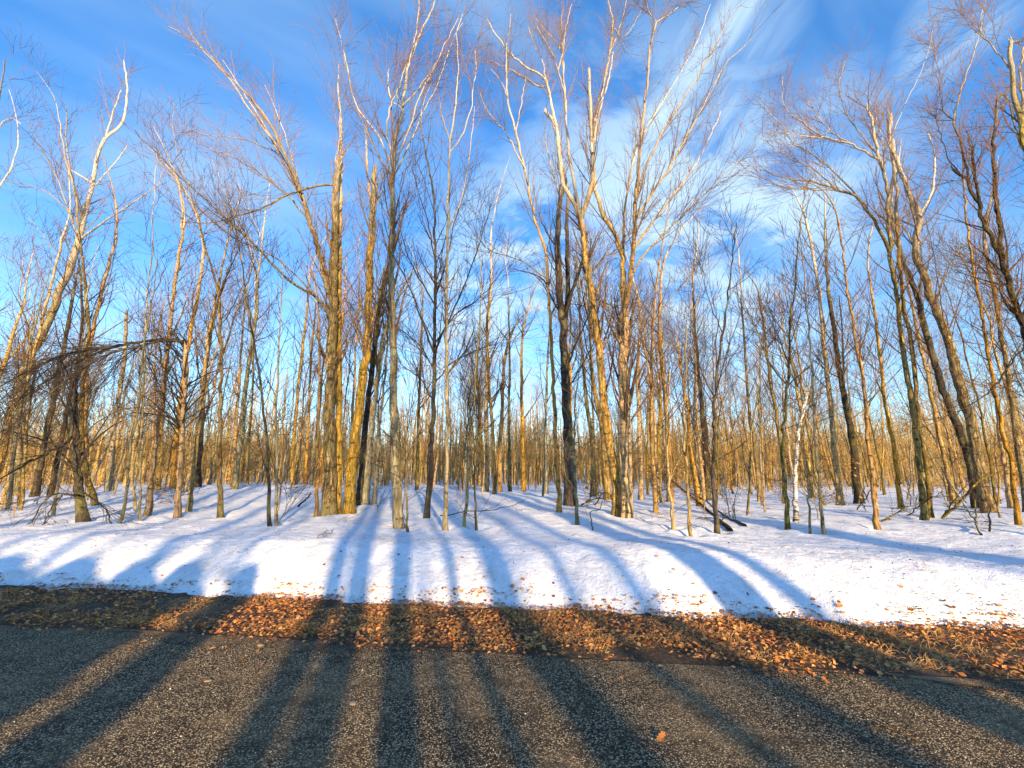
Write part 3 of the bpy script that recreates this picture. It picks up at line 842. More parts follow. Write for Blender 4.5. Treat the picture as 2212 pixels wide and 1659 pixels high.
hero('thin reddish sapling between the white birch and the tan sapling on its right', [(1750,1150),(1748,1090),(1743,1040),(1738,985),(1736,900)], 5.5, 2, 'pole', [], dens=.5, blen=.8, name='bare_sapling', cat='sapling')
hero('tan sapling curving left over the snow, second right of the white birch', [(1780,1152),(1775,1095),(1769,1040),(1765,986),(1758,886),(1754,800),(1748,720),(1742,660),(1738,600),(1730,540)], 8.5, 2.5, 'pole', [], dens=1.2, blen=1.0)
hero('golden leaning tree behind the tan sapling, right of the white birch', [(1812,1058),(1804,986),(1797,900),(1790,840),(1783,780),(1776,700),(1768,620),(1755,540)], 15, 6, 'gold', [], dens=1.5, blen=1.6, Y=17)
hero('black leaning trunk behind, between the golden leaning tree and the curved tan tree', [(1854,1063),(1845,980),(1835,920),(1822,850),(1812,790),(1800,700),(1790,640),(1785,560)], 19, 6, 'dark', [([(1822,850),(1820,740),(1812,640)],6,2)], dens=1.5, blen=1.6, Y=17.5)
hero('curved tan tree alone on open snow, left of the olive heavy trunk clump', [(1896,1141),(1889,1080),(1884,1040),(1876,960),(1872,886),(1868,840),(1862,803),(1848,736),(1838,670),(1828,600),(1822,540),(1808,467)], 11.5, 3.5, 'gold', [([(1872,886),(1890,820),(1915,760)],3,1)], dens=1.6, blen=1.3)
hero('olive heavy trunk with a snag top and long bright limbs arching to the left', [(1997,1123),(1992,1060),(1988,1020),(1977,936),(1970,880),(1955,786),(1948,720),(1938,650),(1932,600),(1924,553),(1920,480),(1915,400),(1898,333),(1884,270),(1873,232)], 16, 6, 'olive',
     [([(1920,540),(1892,483),(1858,433),(1830,415),(1808,410),(1758,393),(1700,385),(1642,367)], 9, 1.5, -.1), ([(1900,345),(1880,332),(1855,320),(1835,310),(1800,302),(1775,297),(1730,293),(1692,287)], 6, 1.5, -.2),
      ([(1900,345),(1870,300),(1838,262),(1818,217),(1815,167),(1830,125)], 4.5, 1.3, .2), ([(1858,433),(1800,370),(1750,330),(1710,305),(1690,270),(1640,225)], 5, 1.3, .2), ([(1808,410),(1750,360),(1690,330),(1650,300)],4,1.2,.3),
      ([(1835,310),(1790,280),(1760,240),(1740,210)],3.5,1.2,.1), ([(1775,297),(1730,260),(1695,230),(1690,165)],3.5,1.2,0), ([(1915,400),(1905,300),(1890,250),(1870,200)],3,1,.2), ([(1808,410),(1730,410),(1680,400),(1620,370)],4,1.2,-.3)],
     dens=2.0, blen=1.5, broken=True, spread=.55)
hero('second stem behind the olive heavy trunk, ending in a forked snag', [(2012,1118),(2003,1010),(1985,900),(1975,800),(1965,720),(1950,640),(1942,560),(1938,480),(1934,400),(1925,330),(1922,262)], 13, 6, 'olive',
     [([(1925,320),(1950,380),(1975,470),(1985,520)],5,3), ([(1925,320),(1900,270),(1880,250)],4,1.2), ([(1926,300),(1945,250),(1960,215),(1995,140),(2020,50)],3,1,.2)], dens=1.5, blen=1.4, broken=True)
hero('big olive trunk leaning left at the right side, tallest of the leaning pair', [(2136,1105),(2122,1040),(2112,988),(2098,920),(2078,853),(2058,770),(2035,703),(2010,636),(1990,580),(1977,540),(1985,467),(1965,417),(1937,350),(1925,300),(1923,248)], 33, 8, 'olive',
     [([(1985,467),(2010,420),(2020,350),(2005,290)],8,2.5), ([(2060,770),(2040,700),(2020,560),(2000,470)],4,1.2,-.3), ([(1975,530),(1950,490),(1900,470),(1860,470)],5,1.5,.2), ([(2020,650),(2060,560),(2100,500),(2120,440)],4,1.3)],
     dens=2.2, blen=1.8, broken=True, rootw=.5)
hero('black leaning twin trunk at the left flank of the big olive leaning trunk', [(2112,1098),(2098,1010),(2075,936),(2056,890),(2042,853),(2028,810),(2015,770),(1998,710),(1985,653),(1965,600),(1948,553),(1930,490)], 23, 9, 'dark', [([(1985,653),(1990,560),(1980,480)],5,2)], dens=1.6, blen=1.6, rootw=.4)
hero('slender tan tree leaning left near the right edge, beside the big leaning pair', [(2200,1131),(2190,1060),(2180,985),(2166,936),(2158,886),(2145,820),(2135,770),(2125,710),(2118,653),(2106,600),(2098,553),(2088,480),(2082,400)], 13, 4, 'gold', [([(2135,770),(2150,680),(2160,600)],4,1.5)], dens=1.5, blen=1.4)
hero('broken stump trunk with a red splintered top near the right edge', [(2185,1085),(2172,1010),(2160,930),(2155,868)], 16, 12, 'orange', [], dens=.5, blen=.9, broken=True, Y=14)
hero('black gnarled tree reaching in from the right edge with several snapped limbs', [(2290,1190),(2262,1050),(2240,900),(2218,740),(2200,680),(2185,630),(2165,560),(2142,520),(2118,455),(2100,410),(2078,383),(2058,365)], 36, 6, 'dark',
     [([(2165,560),(2160,483),(2150,400),(2145,317),(2150,260),(2155,217),(2165,200),(2178,215)], 13, 6, .1), ([(2178,215),(2190,260),(2200,300),(2220,330)],5,3), ([(2120,450),(2108,400),(2104,360),(2102,315)], 8, 6, 0),
      ([(2095,400),(2085,340),(2070,290),(2062,260),(2075,200),(2098,133),(2120,60),(2130,0)], 7, 1.8, .2), ([(2078,383),(2050,340),(2035,300),(2020,250)],4,1.5,.1), ([(2155,217),(2190,190),(2230,160)],3,1.2,-.1),
      ([(2218,740),(2190,770),(2150,830),(2100,870),(2040,900),(1990,910)],6,1.5,-.4), ([(2200,690),(2170,600),(2130,590),(2090,560)],5,1.5,.2), ([(2062,260),(2040,240),(2025,150),(2010,80)],3.5,1.2,.1)],
     Y=8.6, dens=2.3, blen=1.1, broken=True)
hero('dark trunk hanging over the top right corner above the gnarled tree', [(2420,1330),(2370,1000),(2320,700),(2270,480),(2225,340),(2200,250),(2186,160),(2184,90)], 40, 10, 'olive',
     [([(2186,150),(2160,120),(2140,95),(2120,70),(2122,20)],5,1.5), ([(2225,320),(2210,230),(2205,160),(2212,100)],9,5), ([(2184,95),(2200,88),(2225,80)],5,3), ([(2140,95),(2100,60),(2080,30)],3,1)],
     Y=7.2, dens=1.2, blen=1.0, broken=True)
hero('pale crooked dead branch tree cut by the left edge of the photograph', [(-70,1130),(-75,900),(-60,700),(-45,560),(-20,450),(5,400),(25,360),(38,320)], 20, 4, 'grey',
     [([(-45,560),(-30,420),(-15,300),(5,200),(12,130)],7,2), ([(-30,480),(-10,300),(20,255),(45,268)],5,2)], Y=11.5, dens=1.0, blen=1.2)
# two dozen more trunks of the second row
ROW2 = [
 ('tan leaning trunk beside the left edge, lowest of the slanting group', [(8,1090),(30,980),(48,880),(70,780),(95,680),(118,590),(140,500)], 12, 5, 'gold', None),
 ('olive leaning trunk just right of the left edge trunk', [(42,1088),(52,1000),(60,900),(75,800)], 10, 6, 'olive', None),
 ('black slanting trunk left of the stump with low boughs', [(72,1080),(92,980),(108,900),(125,820),(140,740)], 17, 8, 'dark', 14.5),
 ('second black slanting trunk, close behind the stump with low boughs', [(108,1078),(125,990),(143,900),(160,820),(175,740)], 14, 7, 'dark', 15),
 ('golden trunk rising directly behind the black stump with low boughs', [(196,1078),(186,1000),(184,900),(188,800),(205,700),(228,600),(250,520)], 14, 6, 'gold', 14.5),
 ('tall golden trunk rising behind the orange footed tan trunk', [(338,1085),(345,1000),(350,900),(358,800),(368,700),(380,600),(390,540),(398,480)], 13, 5, 'gold', 15.5),
 ('golden trunk directly behind the snapped orange tree', [(372,1080),(378,980),(390,880),(402,780),(415,700),(430,620),(440,540)], 15, 6, 'gold', 16),
 ('dark trunk in shade right of the snapped orange tree', [(425,1078),(430,1000),(437,900),(442,820),(455,720)], 15, 7, 'dark', 16.5),  # its shade is carried by the dark bark colour
 ('slender golden trunk between the dark straight tree and the bowed pair', [(500,1075),(508,950),(515,850),(522,750),(530,650),(545,560)], 9, 3, 'gold', 18),
 ('pale golden stem standing left of the bowed pair', [(540,1070),(538,950),(545,850),(548,700),(552,600)], 7, 3, 'gold', 20),
 ('tan forked trunk behind the bowed pair', [(628,1075),(632,980),(640,880),(650,780),(660,700),(668,600)], 10, 4, 'gold', 18),
 ('golden stem between the bowed pair and the tall double trunked tree', [(660,1072),(662,980),(668,880),(672,780),(682,660)], 8, 3, 'gold', 20),
 ('thin dark trunk in the gap left of the black V shaped tree', [(900,1075),(902,980),(905,880),(908,780),(912,680)], 8, 4, 'olive', 19),
 ('golden post like trunk right of the slim straight grey tree', [(1050,1073),(1052,1000),(1050,900),(1052,800),(1055,700),(1062,600),(1060,520)], 11, 4, 'gold', 18),
 ('olive trunk second of the four posts in the centre gap', [(1068,1085),(1067,1000),(1062,900),(1055,820),(1052,740)], 9, 5, 'olive', 16.5),
 ('golden post like trunk with a broken top in the centre gap', [(1080,1075),(1080,1000),(1082,930),(1085,860),(1088,800)], 10, 6, 'gold', 18),
 ('dark bare pole rising at the right of the centre gap', [(1102,1071),(1100,980),(1100,880),(1101,780),(1100,700),(1098,620)], 8, 3, 'olive', 21),
 ('pale stem with a broken crown, last post before the slim pale golden tree', [(1132,1074),(1130,1000),(1128,900),(1126,800),(1128,740)], 9, 5, 'gold', 20),
 ('slender grey tree behind the pale golden tree beside the massive black trunk', [(1180,1068),(1178,960),(1180,860),(1184,760)], 8, 4, 'grey', 19),
 ('dark pole between the massive black trunk and the tall golden leaning tree', [(1290,1060),(1286,980),(1280,880),(1276,800)], 7, 3, 'olive', 20),
 ('tan trunk behind, filling the gap right of the stout forking tree', [(1385,1075),(1383,980),(1380,900),(1378,800),(1382,700)], 11, 5, 'gold', 17),
 ('golden broad trunk behind the bright tan sapling right of centre', [(1448,1080),(1445,1000),(1440,900),(1432,800),(1425,700),(1428,600)], 14, 6, 'gold', 17),
 ('black trunk among pale stems behind the dark twin stemmed young tree', [(1528,1062),(1524,980),(1518,900),(1510,820),(1500,700),(1496,600)], 15, 4, 'dark', 19),
 ('slim dark tree leaning left in the gap before the white birch', [(1640,1070),(1632,980),(1620,900),(1612,800),(1605,700),(1600,600),(1595,540)], 9, 3, 'olive', 18),
 ('dark trunk close behind the white birch', [(1695,1072),(1690,980),(1678,900),(1664,820),(1655,740),(1640,640)], 11, 4, 'olive', 17),
 ('tan pole leaning left between the curved tan tree and the heavy olive trunk', [(1945,1085),(1935,1000),(1922,920),(1910,850),(1900,760),(1890,680),(1878,600)], 12, 5, 'gold', 15),
 ('olive leaning stem behind the black leaning twin trunk', [(2055,1062),(2040,990),(2025,920),(2010,840),(1990,760),(1975,680)], 13, 6, 'gold', 16),
 ('dark slender stem seen between the big leaning pair and the slender tan tree', [(2150,1075),(2135,980),(2120,900),(2100,820),(2075,720),(2050,640)], 8, 3, 'olive', 15),
 ('broad dark trunk with dull bark at the right edge above the snow', [(2215,1060),(2200,960),(2185,860),(2170,760),(2150,640),(2128,540)], 19, 8, 'olive', 12.5),
]
for lab, pts, a, b_, m_, Y_ in ROW2:
    hero(lab, pts, a, b_, m_, [], Y=Y_, dens=1.2, blen=1.6, tw='twigdark' if m_ in ('dark',) else 'twig', bstart=.3)

# ------------------------------------------------------------------ generic trees: prototypes, then copies
def proto(kind, seed):
    rng = np.random.default_rng(seed)
    if kind == 'tree':
        H = rng.uniform(7.5, 12.5); r0 = .045 + .10 * rng.random() ** 1.6; lean = rng.normal(size=2) * .05; nb, bl = 12, 1.9; m = rng.choice(['gold', 'gold', 'olive', 'grey', 'orange'])
    elif kind == 'sapling':
        H = rng.uniform(4.0, 7.5); r0 = rng.uniform(.022, .045); lean = rng.normal(size=2) * .06; nb, bl = 9, .9; m = rng.choice(['pole', 'pole', 'grey', 'olive'])
    else:
        H = rng.uniform(1.2, 2.6); r0 = rng.uniform(.008, .016); lean = rng.normal(size=2) * .12; nb, bl = 8, .7; m = 'pole'
    n = 14
    z = np.linspace(-0.15, H, n)
    wob = np.cumsum(rng.normal(size=(n, 2)) * (.05 if kind == 'tree' else .03), 0)
    P = np.stack([lean[0] * z + wob[:, 0], lean[1] * z + wob[:, 1], z], 1)
    P[:, :2] -= P[0, :2]
    Rr = taper(r0, .012 if kind == 'tree' else .004, n)
    tb = Bag()
    V, Q, _ = stem_mesh(resample(P, 26), np.interp(np.linspace(0, 1, 26), np.linspace(0, 1, n), Rr), 8 if kind == 'tree' else 6, flare=.35 if kind == 'tree' else 0, seed=seed)
    tb.add(V, Q)
    fork = []
    PP, RR = P[None], Rr[None]
    if kind == 'tree':
        F1, FR = grow(PP, RR, 4, .4, .8, H * .38, .4, .10, n, .05, .6, .07, .25, rng)
        tb.tube(F1, FR, 6)
        PP = np.concatenate([PP, F1]); RR = np.concatenate([RR, FR])
    cr = Bag()
    if kind == 'shrub':
        B1, R1 = grow(PP, RR, nb, .1, .9, bl, .95, 0, 6, .1, .6, .01, .35, rng)
    else:
        B1, R1 = grow(PP, RR, nb, .3, 1.0, bl, .7, .1, 6, .1, .5, .03, .3, rng)
    cr.tube(B1, R1, 4)
    B2, R2 = grow(B1, R1, 4, .1, 1, bl * .42, .65, .06, 5, .07, .7, .010, .35, rng, rmin=.003)
    cr.tube(B2, R2, 3)
    B3, R3 = grow(B2, R2, 1, .2, 1, bl * .2, .6, .04, 4, .12, .8, .005, .5, rng, rmin=.003)
    cr.tube(B3, R3, 3)
    S1, SR = grow(PP[:1], RR[:1], 12 if kind == 'tree' else 5, .05, .5, .9, 1.2, 0, 5, .12, .4, .008, .35, rng)
    cr.tube(S1, SR, 3)
    S2, SR2 = grow(S1, SR, 5, .2, 1, .35, .7, 0, 4, .15, .7, .005, .5, rng); cr.tube(S2, SR2, 3)
    tm = tb.build('trunk' if kind == 'tree' else 'stem', M[m])
    cm = cr.build('crown', M['twig' if rng.random() < .8 else 'twigdark'], smooth=False)
    parts = [tm, cm]
    if kind == 'shrub' and seed % 3 == 0:
        Vl, Ql = leaf_quads(B3[rng.integers(0, len(B3), 60)][:, -1], rng, .035, hang=True)
        parts.append(mesh_from('dead_leaves', Vl, Ql, M['leafgold'], False))
    return parts


ANCH = [(20, 'the left edge of the wood'), (175, 'the black stump tree'), (260, 'the crooked grey sapling'), (320, 'the orange footed trunk'), (400, 'the snapped arching tree'), (476, 'the dark tree sweeping left'),
        (590, 'the bowed stem pair'), (715, 'the tall double trunked tree'), (780, 'the thick golden leaning tree'), (861, 'the smooth grey green tree'), (930, 'the black V shaped tree'),
        (965, 'the slim straight grey tree'), (1015, 'the pale forked sapling'), (1100, 'the centre gap'), (1205, 'the pale golden curving tree'), (1232, 'the massive black trunk'), (1330, 'the tall golden leaning tree'),
        (1360, 'the stout forking tree'), (1455, 'the bright tan sapling'), (1549, 'the dark twin stemmed tree'), (1640, 'the gap before the birch'), (1719, 'the white birch'), (1780, 'the curving tan sapling'),
        (1850, 'the black leaning trunk'), (1890, 'the curved tan tree'), (1997, 'the heavy olive trunk'), (2110, 'the big leaning pair'), (2190, 'the slender tan edge tree')]
TONE = {'bark_tan': 'tan', 'bark_olive': 'olive', 'bark_grey': 'grey', 'bark_orange': 'orange brown', 'bark_sapling': 'pale tan', 'bark_dark': 'dark'}


def where(x, y, z=1.0):
    zc_, u_ = z - CAM_H, x
    dep = y * math.cos(PITCH) + zc_ * math.sin(PITCH)
    px = (512 + F * u_ / dep) * 2212 / 1024
    a = min(ANCH, key=lambda t: abs(t[0] - px))
    d = px - a[0]
    return ('directly behind ' if abs(d) < 9 else 'left of ' if d < 0 else 'right of ') + a[1]


def place(parts, name, label, cat, group, x, y, rz, sc, first, tilt=(0, 0)):
    root = bpy.data.objects.new(name, None)
    root.empty_display_size = .3
    COL.objects.link(root)
    root.location = (x, y, gh(x, y)); root.rotation_euler = (tilt[0], tilt[1], rz); root.scale = (sc, sc, sc)
    tag(root, label, cat, group)
    for p in parts:
        if first: c = p
        else:
            c = p.copy(); COL.objects.link(c)
        c.parent = root
    return root


USED = set()
taken = []
for o in COL.objects:
    if o.parent is None and o.type == 'EMPTY': taken.append((o.location.x, o.location.y))
taken = list(taken)


def free(x, y, d):
    for a, b in taken:
        if (a - x) ** 2 + (b - y) ** 2 < d * d: return False
    return True


def scatter(kind, name, cat, nvar, count, band, groups, noun, dmin, seed0, pw=1.0):
    protos = [proto(kind, seed0 + i) for i in range(nvar)]
    used = [False] * nvar
    rng = np.random.default_rng(seed0)
    n = 0; tries = 0
    while n < count and tries < 20000:
        tries += 1
        y = band[0] + (band[1] - band[0]) * rng.random() ** pw
        x = (rng.random() * 2 - 1) * (y * 1.34 + 1)
        # openings of the wood seen in the photograph
        u = x / y
        if kind == 'tree' and y < 26 and -.05 < u < .12 and rng.random() < .6: continue
        if float(fbm(np.array([x * .16]), np.array([y * .16]), 3, 55)[0]) < -.08 and rng.random() < .75: continue
        if not free(x, y, dmin): continue
        taken.append((x, y))
        i = int(rng.integers(nvar))
        gr = groups[0]
        sc_ = rng.uniform(.8, 1.15)
        th = protos[i][0].dimensions[2] * sc_
        size = {'tree': ('short', 'medium', 'tall'), 'sapling': ('short thin', 'thin', 'tall thin'), 'shrub': ('tiny', 'small', 'larger')}[kind]
        lim = {'tree': (9.0, 11.0), 'sapling': (4.7, 6.2), 'shrub': (1.5, 2.1)}[kind]
        sw = size[0] if th < lim[0] else size[1] if th < lim[1] else size[2]
        dw = 'near the front' if y < band[2] * .72 else 'mid wood' if y < band[2] * 1.1 else 'far back'
        lab = '%s %s %s %s, %s' % (sw, TONE[protos[i][0].data.materials[0].name], noun, dw, where(x, y))
        if lab in USED:
            lab = lab.replace('near the front', 'close to the front').replace('mid wood', 'halfway back').replace('far back', 'at the back')
        if lab in USED:
            lab = lab.replace('close to the front', 'front side').replace('halfway back', 'in the middle').replace('at the back', 'furthest off')
        USED.add(lab)
        place(protos[i], name, lab, cat, gr, x, y, rng.random() * 6.28, sc_, not used[i], tuple(rng.normal(size=2) * .035))
        used[i] = True
        n += 1
    for i in range(nvar):
        if not used[i]:
            for p in protos[i]: bpy.data.objects.remove(p)


scatter('tree', 'bare_tree', 'tree', 16, 138, (14.5, 46, 26), ['bare trees behind the front row'], 'tree', 1.0, 500, 1.1)
scatter('sapling', 'bare_sapling', 'sapling', 12, 140, (10.4, 40, 20), ['thin saplings among the trunks'], 'sapling', .5, 700, 1.2)
scatter('shrub', 'twiggy_shrub', 'shrub', 9, 85, (9.8, 26, 15), ['low twiggy shrubs in the snow'], 'leafless shrub', .4, 900, 1.1)

# snow sinks in a shallow melt hollow round every front tree
me = bpy.data.objects['snow_ground'].data
co = np.empty(len(me.vertices) * 3, np.float32); me.vertices.foreach_get('co', co); co = co.reshape(-1, 3)
for hx, hy, hr in HOLLOW:
    d2 = (co[:, 0] - hx) ** 2 + (co[:, 1] - hy) ** 2
    w_ = hr + .16
    co[:, 2] += np.where(d2 < 2, -.075 * np.exp(-d2 / w_ ** 2) + .018 * np.exp(-(np.sqrt(d2) - w_ * 1.7) ** 2 / .02), 0)
me.vertices.foreach_set('co', co.ravel()); me.update()

# far wood: uncountable poles and twig haze to the horizon
rng = np.random.default_rng(42)
fb = Bag()
n = 6500
y = 34 + 95 * rng.random(n) ** 1.2
x = (rng.random(n) * 2 - 1) * (y * 1.4)
H = np.where(rng.random(n) < .16, rng.uniform(7, 12, n), rng.uniform(3.0, 7.5, n))
g = ground_h(x, y)
lean = rng.normal(size=(n, 2)) * .05
t = np.linspace(0, 1, 5)[None, :, None]
P = np.stack([x, y, g - .2], 1)[:, None, :] + t * np.stack([lean[:, 0] * H, lean[:, 1] * H, H], 1)[:, None, :]
P[:, 1:, :2] += rng.normal(size=(n, 4, 2)) * .08
r0 = .012 * H * rng.uniform(.45, 1.0, n)
Rr = r0[:, None] * np.linspace(1, .25, 5)[None]
fb.tube(P, Rr, 4)
B1, R1 = grow(P, Rr, 7, .25, 1, 1.7, .6, .12, 4, .1, .5, .03, .4, rng, rmin=.008)
fb.tube(B1, R1, 3)
B2, R2 = grow(B1, R1, 4, .1, 1, .8, .7, .06, 3, .12, .7, .014, .5, rng, rmin=.007)
fb.tube(B2, R2, 3)
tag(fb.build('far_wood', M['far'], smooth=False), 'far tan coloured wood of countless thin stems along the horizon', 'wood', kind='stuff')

# ------------------------------------------------------------------ fallen wood
def fallen(name, label, pts, w0, w1, mat, lift=0.04, twigs=0, cat='branch', zoff=None, seed=0):
    """pts: (x, y, height above snow) in world"""
    rng = np.random.default_rng(3000 + seed)
    P = np.array([(a, b, gh(a, b) + c) for a, b, c in pts])
    P = resample(P, 14)
    P[1:-1] += rng.normal(size=(12, 3)) * .012
    Rr = taper(w0, w1, 14)
    root = bpy.data.objects.new(name, None); COL.objects.link(root); root.location = tuple(P[0])
    root.empty_display_size = .2
    tag(root, label, cat)
    b = Bag(); b.tube(P[None], Rr[None], 7); b.build('stem', M[mat], root, P[0])
    if twigs:
        c = Bag()
        B1, R1 = grow(P[None], Rr[None], twigs, .15, 1, .7, .7, .02, 6, .14, .5, .012, .35, rng); c.tube(B1, R1, 4)
        B2, R2 = grow(B1, R1, 4, .1, 1, .3, .7, .02, 4, .14, .6, .006, .5, rng); c.tube(B2, R2, 3)
        c.tube(P[None] * 1.0, Rr[None] * .55, 3)
        c.build('twigs', M['twigdark'], root, P[0], smooth=False)
    return root


def W3(dx, dy, Y):
    p = at(dx, dy, Y); return (p[0], p[1], p[2] - gh(p[0], p[1]))


def WH(dx, dy, up=0.02):
    p = hit(dx, dy); return (p[0], p[1], up)


fallen('fallen_bough', 'long dark fallen bough sloping down to the snow right of centre', [WH(1578, 1149), W3(1545, 1115, 9.6), W3(1500, 1080, 10.2), W3(1434, 1022, 11.0)], .055, .02, 'dark', twigs=14, seed=1)
fallen('fallen_bough', 'second fallen bough crossing behind the long dark one, half buried', [WH(1610, 1138), W3(1560, 1110, 10.6), W3(1530, 1085, 11.2), W3(1490, 1065, 12.)], .035, .015, 'olive', twigs=10, seed=2)
fallen('leaning_pole', 'thin dead pole leaning long across the gap before the big leaning pair', [WH(2120, 1157), W3(2095, 1110, 9.4), W3(2052, 1040, 10.0), W3(1987, 936, 11.2)], .022, .010, 'grey', twigs=5, seed=3, cat='pole')
fallen('fallen_log', 'broken golden log propped on the brush heap at the foot of the leaning pair', [WH(2036, 1122), W3(2075, 1085, 10.6), W3(2117, 1035, 10.4), W3(2152, 1022, 10.2)], .035, .022, 'olive', twigs=6, seed=4, cat='log')
fallen('leaning_stick', 'dark stick leaning right, one of two crossed sticks behind the curved tan tree', [WH(1852, 1102), W3(1880, 1062, 11.0), W3(1906, 1022, 11.5)], .018, .010, 'dark', seed=5, cat='stick')
fallen('leaning_stick', 'dark stick leaning left, the other of two crossed sticks behind the curved tan tree', [WH(1870, 1103), W3(1855, 1075, 11.2), W3(1838, 1045, 11.6)], .018, .010, 'dark', seed=6, cat='stick')
fallen('leaning_stick', 'short dark stick stuck in snow left of the double trunked tree', [WH(644, 1096), W3(657, 1082, 11.8), W3(672, 1065, 11.8)], .028, .018, 'dark', seed=7, cat='stick')
fallen('fallen_branch', 'long thin branch lying low over the snow in the centre', [WH(951, 1116), W3(1000, 1105, 9.8), W3(1076, 1100, 9.8), W3(1133, 1082, 10.2)], .014, .006, 'dark', twigs=4, seed=8)
fallen('bent_twig', 'bent dead twig like a hook standing in the snow right of centre', [WH(1280, 1147), W3(1277, 1120, 8.7), W3(1275, 1105, 8.7), W3(1293, 1101, 8.8), W3(1301, 1080, 8.8)], .013, .008, 'dark', seed=9, cat='twig')
fallen('dry_stalk', 'pale dry stalk leaning right on the sunlit snow, upper of two', [WH(686, 1166), W3(720, 1135, 9.0), W3(770, 1096, 9.6)], .006, .004, 'gold', seed=10, cat='stalk')
fallen('dry_stalk', 'pale dry stalk leaning right on the sunlit snow, lower of two', [WH(698, 1164), W3(735, 1135, 9.0), W3(792, 1100, 9.7)], .006, .004, 'gold', seed=11, cat='stalk')
for q, (lab, x0, y0, x1, y1) in enumerate([
        ('dark brush stem heaped between the massive black trunk and the stout tree, lowest', 1256, 1093, 1318, 1086),
        ('dark brush stem arching over the heap by the massive black trunk', 1262, 1090, 1312, 1074),
        ('dark brush stem at the right end of the heap by the massive black trunk', 1285, 1092, 1326, 1080)]):
    a = WH(x0, y0); b_ = hit(x1, y1)
    fallen('brush_stem', lab, [a, ((a[0] + b_[0]) / 2, (a[1] + b_[1]) / 2, .16 + .06 * q), (b_[0], b_[1], .04)], .022, .010, 'dark', twigs=6, seed=20 + q)
for q, (lab, x0, y0, x1, y1, Yd) in enumerate([
        ('dark brush stem leaning up from the heap at the foot of the heavy olive trunk', 1960, 1115, 2040, 1060, 10.6),
        ('long brush stem lying flat left of the heavy olive trunk', 1906, 1128, 1990, 1085, 10.4),
        ('mossy brush stem crossing the propped golden log', 2035, 1120, 2085, 1050, 10.3),
        ('thin brush stem rising beside the slender tan tree at the right', 2110, 1130, 2095, 1060, 9.8),
        ('dark brush stem standing right of the big leaning pair', 2138, 1150, 2128, 1060, 9.2),
        ('low brush stem between the curved tan tree and the heap', 1905, 1128, 1960, 1100, 10.2)]):
    fallen('brush_stem', lab, [WH(x0, y0), W3((x0 + x1) / 2 + 4, (y0 + y1) / 2 - 6, Yd), W3(x1, y1, Yd + .3)], .018, .008, 'olive' if q % 2 else 'dark', twigs=7, seed=30 + q)

# ------------------------------------------------------------------ trees across the road behind the camera: they throw the long shadows, with one added snag for the photographer's
LN = np.array([LD[1], -LD[0]])            # plan axis across the light


def cpos(dx, dy):
    d = pix_dir(dx, dy)
    Yg = CAM_H / -d[2]
    p = np.array([d[0], d[1]]) * Yg
    if dy < 1320: p = hit(dx, dy)[:2]
    return float(p @ LN)


def shade_tree(c, D, wid, H, seed, crown=True, lean=0.0, forks=3):
    rng = np.random.default_rng(seed)
    bx, by = c * LN[0] - D * LD[0], c * LN[1] - D * LD[1]
    n = 16
    z = np.linspace(-.1, H, n)
    P = np.stack([lean * z * LN[0] + np.cumsum(rng.normal(size=n) * .02), lean * z * LN[1] + 0 * z, z], 1)
    P[:, :2] -= P[0, :2]
    Rr = taper(wid / 2, wid / 6 if crown else wid / 2.6, n)
    root = bpy.data.objects.new('roadside_tree', None); COL.objects.link(root)
    gz = .25 if D > 6 else 0
    root.location = (bx, by, gz)
    tag(root, 'bare roadside tree across the road that throws a long shadow onto the snow bank', 'tree', 'roadside trees throwing the long shadows')  # shared by the short snag added in place of the photographer
    b = Bag(); V, Q, _ = stem_mesh(P, Rr, 10, flare=.3, seed=seed); b.add(V, Q)
    if crown:
        F1, FR = grow(P[None], Rr[None], forks, .4, .8, H * .35, .4, .1, n, .05, .6, .08, .25, rng); b.tube(F1, FR, 6)
    b.build('trunk', M['olive'], root)
    if crown:
        c_ = Bag(); PP = np.concatenate([P[None], F1]); RR = np.concatenate([Rr[None], FR])
        B1, R1 = grow(PP, RR, 9, .3, 1, 1.8, .7, .1, 6, .1, .5, .03, .3, rng); c_.tube(B1, R1, 4)
        B2, R2 = grow(B1, R1, 4, .1, 1, .8, .7, .06, 4, .12, .7, .01, .4, rng); c_.tube(B2, R2, 3)
        c_.build('crown', M['twig'], root, smooth=False)


# stripes of shade read off the road and verge: left edge, right edge (2212 scale) at row y, distance behind, height
STR = [
 (770, 905, 1659, 9, 4.75, False), (1122, 1180, 1659, 13, 15, True), (1200, 1262, 1640, 34, 14, True), (1175, 1228, 1250, 24, 15, True), (1000, 1010, 1659, 18, 8, False),  # first entry: snag added to stand in for the photographer's shadow
 (1262, 1500, 1659, 18, 16, True), (1062, 1090, 1659, 40, 14, True), (920, 1005, 1659, 32, 14, True),
 (1085, 1112, 1250, 36, 13, True), (440, 590, 1659, 15, 16, True), (575, 735, 1659, 12, 16, True), (1700, 1790, 1330, 20, 16, True), (1900, 2100, 1659, 30, 16, True), (492, 522, 1250, 20, 15, True), (400, 438, 1235, 26, 16, True), (255, 330, 1235, 28, 16, True), (60, 120, 1220, 30, 15, True),
 (165, 190, 1230, 26, 13, True), (1550, 1700, 1330, 13, 17, True), (1290, 1330, 1300, 42, 14, True), (2140, 2230, 1205, 26, 17, True), (-60, -10, 1200, 30, 15, True), (2420, 2600, 1300, 30, 16, True),
 (-330, -230, 1200, 24, 15, True), (-560, -480, 1200, 30, 15, True), (560, 575, 1250, 44, 12, True), (1820, 1850, 1300, 48, 13, True), (1950, 1990, 1230, 50, 13, True), (2300, 2340, 1215, 36, 14, True),
]
